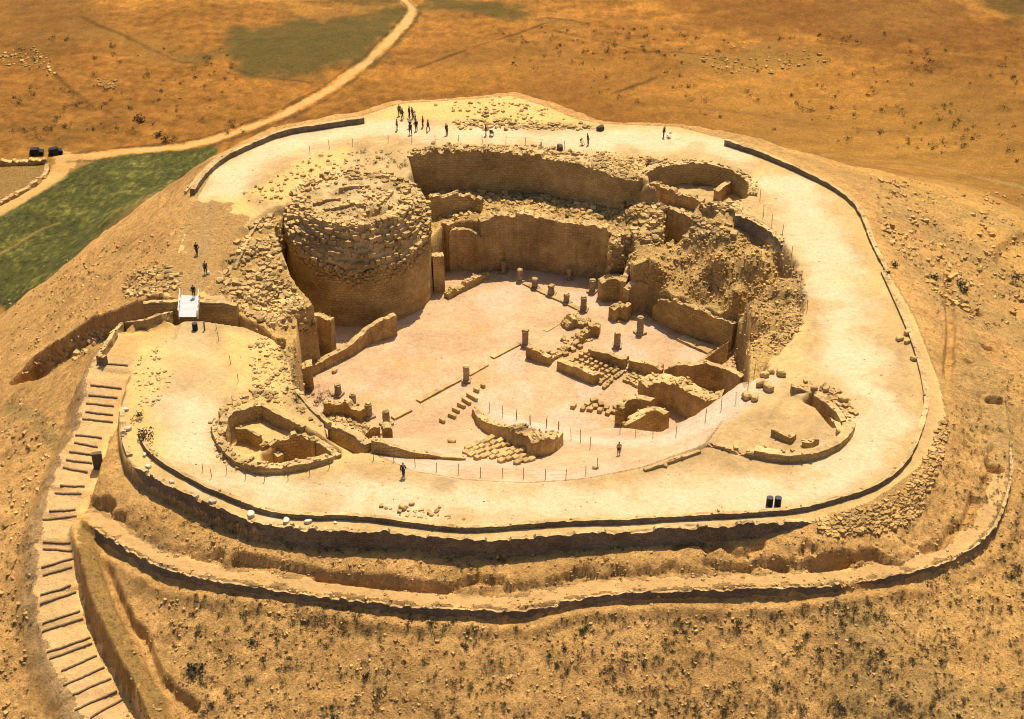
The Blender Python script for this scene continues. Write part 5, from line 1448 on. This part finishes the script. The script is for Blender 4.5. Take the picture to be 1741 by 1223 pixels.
def figure_meshes(kind):
    J = pose(kind)
    nodes, edges, ix = [], [], {}
    def nd(k, p, rx, ry=None):
        ix[k] = len(nodes); nodes.append((*p, rx, ry or rx)); return ix[k]
    def ed(a, b): edges.append((ix[a], ix[b]))
    nd('pelvis', J['pelvis'], .13, .10); nd('waist', J['waist'], .125, .09); nd('chest', J['chest'], .155, .105); nd('neck', J['neck'], .06)
    nd('head0', J['head0'], .078, .082); nd('head1', J['head1'], .085, .09)
    for a, b in (('pelvis', 'waist'), ('waist', 'chest'), ('chest', 'neck'), ('neck', 'head0'), ('head0', 'head1')): ed(a, b)
    h = np.array(J['head0']); nd('nose', h + (.10, 0, .03), .018); ed('head0', 'nose')
    for n, s in (('l', 1), ('r', -1)):
        nd('hip' + n, J['hip' + n], .085); nd('knee' + n, J['knee' + n], .056); nd('ankle' + n, J['ankle' + n], .038); nd('toe' + n, J['toe' + n], .035)
        for a, b in (('pelvis', 'hip' + n), ('hip' + n, 'knee' + n), ('knee' + n, 'ankle' + n), ('ankle' + n, 'toe' + n)): ed(a, b)
        nd('sh' + n, J['sh' + n], .062); nd('el' + n, J['el' + n], .043); nd('wr' + n, J['wr' + n], .028)
        d = np.array(J['wr' + n]) - np.array(J['el' + n]); d /= np.linalg.norm(d)
        palm = np.array(J['wr' + n]) + d * .065; nd('palm' + n, palm, .036, .02)
        for a, b in (('chest', 'sh' + n), ('sh' + n, 'el' + n), ('el' + n, 'wr' + n), ('wr' + n, 'palm' + n)): ed(a, b)
        fw = np.array((1., 0, 0)) - d * d[0]; fw /= np.linalg.norm(fw); side = np.cross(d, fw)
        for k, (o, L) in enumerate(((-.027, .062), (-.009, .075), (.009, .07), (.027, .055))):
            a = palm + fw * o + d * .022; b = a + d * L * .55 + side * .006 * s; c = a + d * L - side * .012 * s
            nd('f%d%s' % (k, n), a, .0095); nd('g%d%s' % (k, n), b, .0085); nd('h%d%s' % (k, n), c, .0075)
            ed('palm' + n, 'f%d%s' % (k, n)); ed('f%d%s' % (k, n), 'g%d%s' % (k, n)); ed('g%d%s' % (k, n), 'h%d%s' % (k, n))
        a = palm + fw * .03 - d * .03; b = a + fw * .022 + d * .035; nd('t0' + n, a, .011); nd('t1' + n, b, .009); ed('palm' + n, 't0' + n); ed('t0' + n, 't1' + n)
    body = skin_mesh('person', nodes, edges, M_SKIN)
    sh = [(*J['pelvis'], .155, .125), (*J['waist'], .15, .115), (*J['chest'], .18, .13), (*(np.array(J['neck']) - (0, 0, .03)), .085, .085)]; se = [(0, 1), (1, 2), (2, 3)]
    for n in 'lr':
        k = len(sh); e = np.array(J['el' + n]); w = np.array(J['wr' + n]); sh += [(*J['sh' + n], .082, .082), (*e, .062, .062), (*(e + (w - e) * .8), .048, .048)]; se += [(2, k), (k, k + 1), (k + 1, k + 2)]
    shirt = skin_mesh('shirt', sh, se, CLOTH['black'])
    tr = [(*(np.array(J['pelvis']) + (0, 0, .03)), .145, .12)]; te = []
    for n in 'lr':
        k = len(tr); a = np.array(J['ankle' + n]); tr += [(*J['hip' + n], .105, .105), (*J['knee' + n], .078, .078), (*(a + (0, 0, .03)), .062, .062)]; te += [(0, k), (k, k + 1), (k + 1, k + 2)]
    trousers = skin_mesh('trousers', tr, te, CLOTH['black'])
    h0 = np.array(J['head1'])
    hair = skin_mesh('hair', [(*(h0 + (-.035, 0, -.07)), .075, .085), (*(h0 + (-.02, 0, .03)), .092, .096), (*(h0 + (.03, 0, .05)), .07, .08)], [(0, 1), (1, 2)], M_HAIR)
    shoes = []
    for n in 'lr':
        shoes.append(skin_mesh('shoe', [(*J['ankle' + n], .052, .05), (*J['toe' + n], .045, .04)], [(0, 1)], CLOTH['brown']))
    return body, shirt, trousers, hair, shoes


FIG = {k: figure_meshes(k) for k in ('stand', 'walk', 'hold', 'lean')}


def person(px, py, kind, rz, shirt, trousers, label, group, sc=1.05, loc=None, extra=None):
    p = G(px, py) if loc is None else loc
    body, sh, tr, hair, shoes = FIG[kind]
    o = bpy.data.objects.new('person', body); COL.objects.link(o)
    o.location = tuple(p); o.rotation_euler = (0, 0, rz); o.scale = (sc, sc, sc)
    tag(o, label, 'person', group, 'thing')
    for nm, me, mt in (('shirt', sh, CLOTH[shirt]), ('trousers', tr, CLOTH[trousers]), ('hair', hair, M_HAIR)):
        c = bpy.data.objects.new(nm, me); COL.objects.link(c); c.parent = o
        c.material_slots[0].link = 'OBJECT'; c.material_slots[0].material = mt
    for me in shoes:
        c = bpy.data.objects.new('shoe', me); COL.objects.link(c); c.parent = o
    return o


V_ = 'visitors in the group on the crest'
person(675, 222, 'stand', .3, 'grey', 'navy', 'person in grey standing apart from the group, nearest the parapet end', V_)
person(679, 197, 'stand', 2.0, 'grey', 'black', 'person in grey top at the very back of the visitor pair', V_)
person(684, 203, 'walk', .5, 'black', 'black', 'person all in black beside the grey-topped visitor', V_)
person(696, 200, 'stand', -.4, 'navy', 'black', 'tall person in navy standing farthest back in the larger cluster', V_)
person(702, 202, 'lean', 2.6, 'brown', 'black', 'person in brown top leaning towards the white-shirted visitor', V_)
person(697, 218, 'stand', 1.2, 'white', 'black', 'person in white shirt at the edge of the larger cluster', V_)
person(706, 208, 'hold', 3.0, 'white', 'navy', 'person in white shirt and navy trousers in the middle of the cluster', V_)
person(698, 229, 'walk', -1.2, 'green', 'black', 'person in dark green walking in front of the cluster towards the pit', V_)
person(708, 223, 'stand', 2.2, 'black', 'brown', 'person in black top and brown trousers at the cluster front', V_)
person(719, 217, 'stand', 3.1, 'navy', 'black', 'person in navy standing just clear of the cluster', V_)
person(728, 223, 'walk', 2.9, 'black', 'black', 'person in black walking up behind the navy visitor', V_)
person(760, 230, 'lean', 2.4, 'black', 'green', 'person standing alone between the group and the stone tip', V_)
person(826, 231, 'hold', .2, 'navy', 'grey', 'person in navy standing beside a small folding chair before the stone tip', 'people with folding chairs')
person(1000, 247, 'lean', 2.8, 'black', 'grey', 'person in black top bending beside a folding chair on the far walkway', 'people with folding chairs')
person(1128, 234, 'lean', .3, 'black', 'black', 'person in black at the far bend of the walkway beside a pale chair', 'people with folding chairs')
person(335, 434, 'walk', -1.6, 'black', 'navy', 'person in dark clothes walking down the path towards the footbridge', None)
BAG = person(350, 466, 'stand', -1.4, 'black', 'black', 'person in black standing behind the footbridge next to a white bag', None)
bl = U(330, 506, .3)
person(330, 506, 'lean', -1.5, 'black', 'brown', 'person in dark clothes stepping onto the white footbridge', None, 1.05, bl)
person(686, 812, 'walk', 1.4, 'black', 'navy', 'person in dark clothes walking alone on the near walkway by the pit rim', None, 1.08)
person(1052, 774, 'stand', -1.5, 'tan', 'black', 'person in tan top and black trousers standing on the ramp', None, 1.0)

M_BAG = flat_mat('white_bag', (.7, .69, .66), .8)
p = G(354, 466); v, f = lathe([(.16, 0), (.2, .08), (.19, .3), (.11, .42), (.05, .45)], 10, .012); o = mk('bag', v, f, M_BAG); o.location = tuple(p); tag(o, 'white bag on the ground beside the person behind the footbridge', 'bag')


def chair(px, py, rz, label, seat):
    o = empty('folding_chair', G(px, py), rz); tag(o, label, 'chair', 'folding chairs on the far walkway')
    v, f = box(0, 0, .45, .5, .5, .05); mk('seat', v, f, seat, o)
    v, f = box(-.25, 0, .78, .05, .5, .4); mk('backrest', v, f, seat, o)
    for s in (-1, 1):
        for (x0, x1) in ((-.25, .22), (.25, -.26)):
            a = np.array([(x0, 0, 0), (x1, 0, .95 if x1 < 0 else .45)]); d = a[1] - a[0]; L = np.linalg.norm(d); th = math.atan2(d[0], d[2])
            v, f = box(0, 0, 0, .04, .04, L); c, sn = math.cos(th), math.sin(th)
            v = np.column_stack([v[:, 0] * c + v[:, 2] * sn, v[:, 1], -v[:, 0] * sn + v[:, 2] * c]) + (a[0] + a[1]) / 2 + (0, s * .27, 0)
            mk('leg', v, f, M_RISER, o)


chair(836, 231, 1.2, 'small brown folding chair before the stone tip', CLOTH['brown'])
chair(990, 247, -.6, 'tan folding chair at the middle of the far walkway', CLOTH['tan'])
chair(1137, 234, 2.4, 'pale folding chair at the far bend of the walkway', CLOTH['white'])

# ------------------------------------------------------------------ light
W = bpy.data.worlds.new("World"); S.world = W; W.use_nodes = True
wn = W.node_tree; wn.nodes.clear()
sky = wn.nodes.new('ShaderNodeTexSky'); sky.sky_type = 'NISHITA'; sky.sun_disc = False
SUN_EL, SUN_AZ = R(66.5), R(14)                                          # azimuth from +Y towards +X
sky.sun_elevation = SUN_EL; sky.sun_rotation = SUN_AZ
sky.air_density = .7; sky.dust_density = 4.0; sky.altitude = 700
bg = wn.nodes.new('ShaderNodeBackground'); bg.inputs['Strength'].default_value = .115
wo = wn.nodes.new('ShaderNodeOutputWorld')
wn.links.new(sky.outputs[0], bg.inputs[0]); wn.links.new(bg.outputs[0], wo.inputs[0])
sl = bpy.data.lights.new('sun', 'SUN'); sl.energy = 4.7; sl.angle = R(.5); sl.color = (1.0, .89, .70)
so = bpy.data.objects.new('sun', sl); COL.objects.link(so)
sd_ = Vector((math.sin(SUN_AZ) * math.cos(SUN_EL), math.cos(SUN_AZ) * math.cos(SUN_EL), math.sin(SUN_EL)))
so.rotation_euler = sd_.to_track_quat('Z', 'Y').to_euler()
so.location = (0, 0, 200)
S.view_settings.view_transform = 'Standard'; S.view_settings.look = 'None'; S.view_settings.exposure = 0.54; S.view_settings.gamma = 1.0
S.cycles.max_bounces = 6; S.cycles.diffuse_bounces = 4
S.cycles.pixel_filter_type = 'BLACKMAN_HARRIS'; S.cycles.filter_width = 1.1
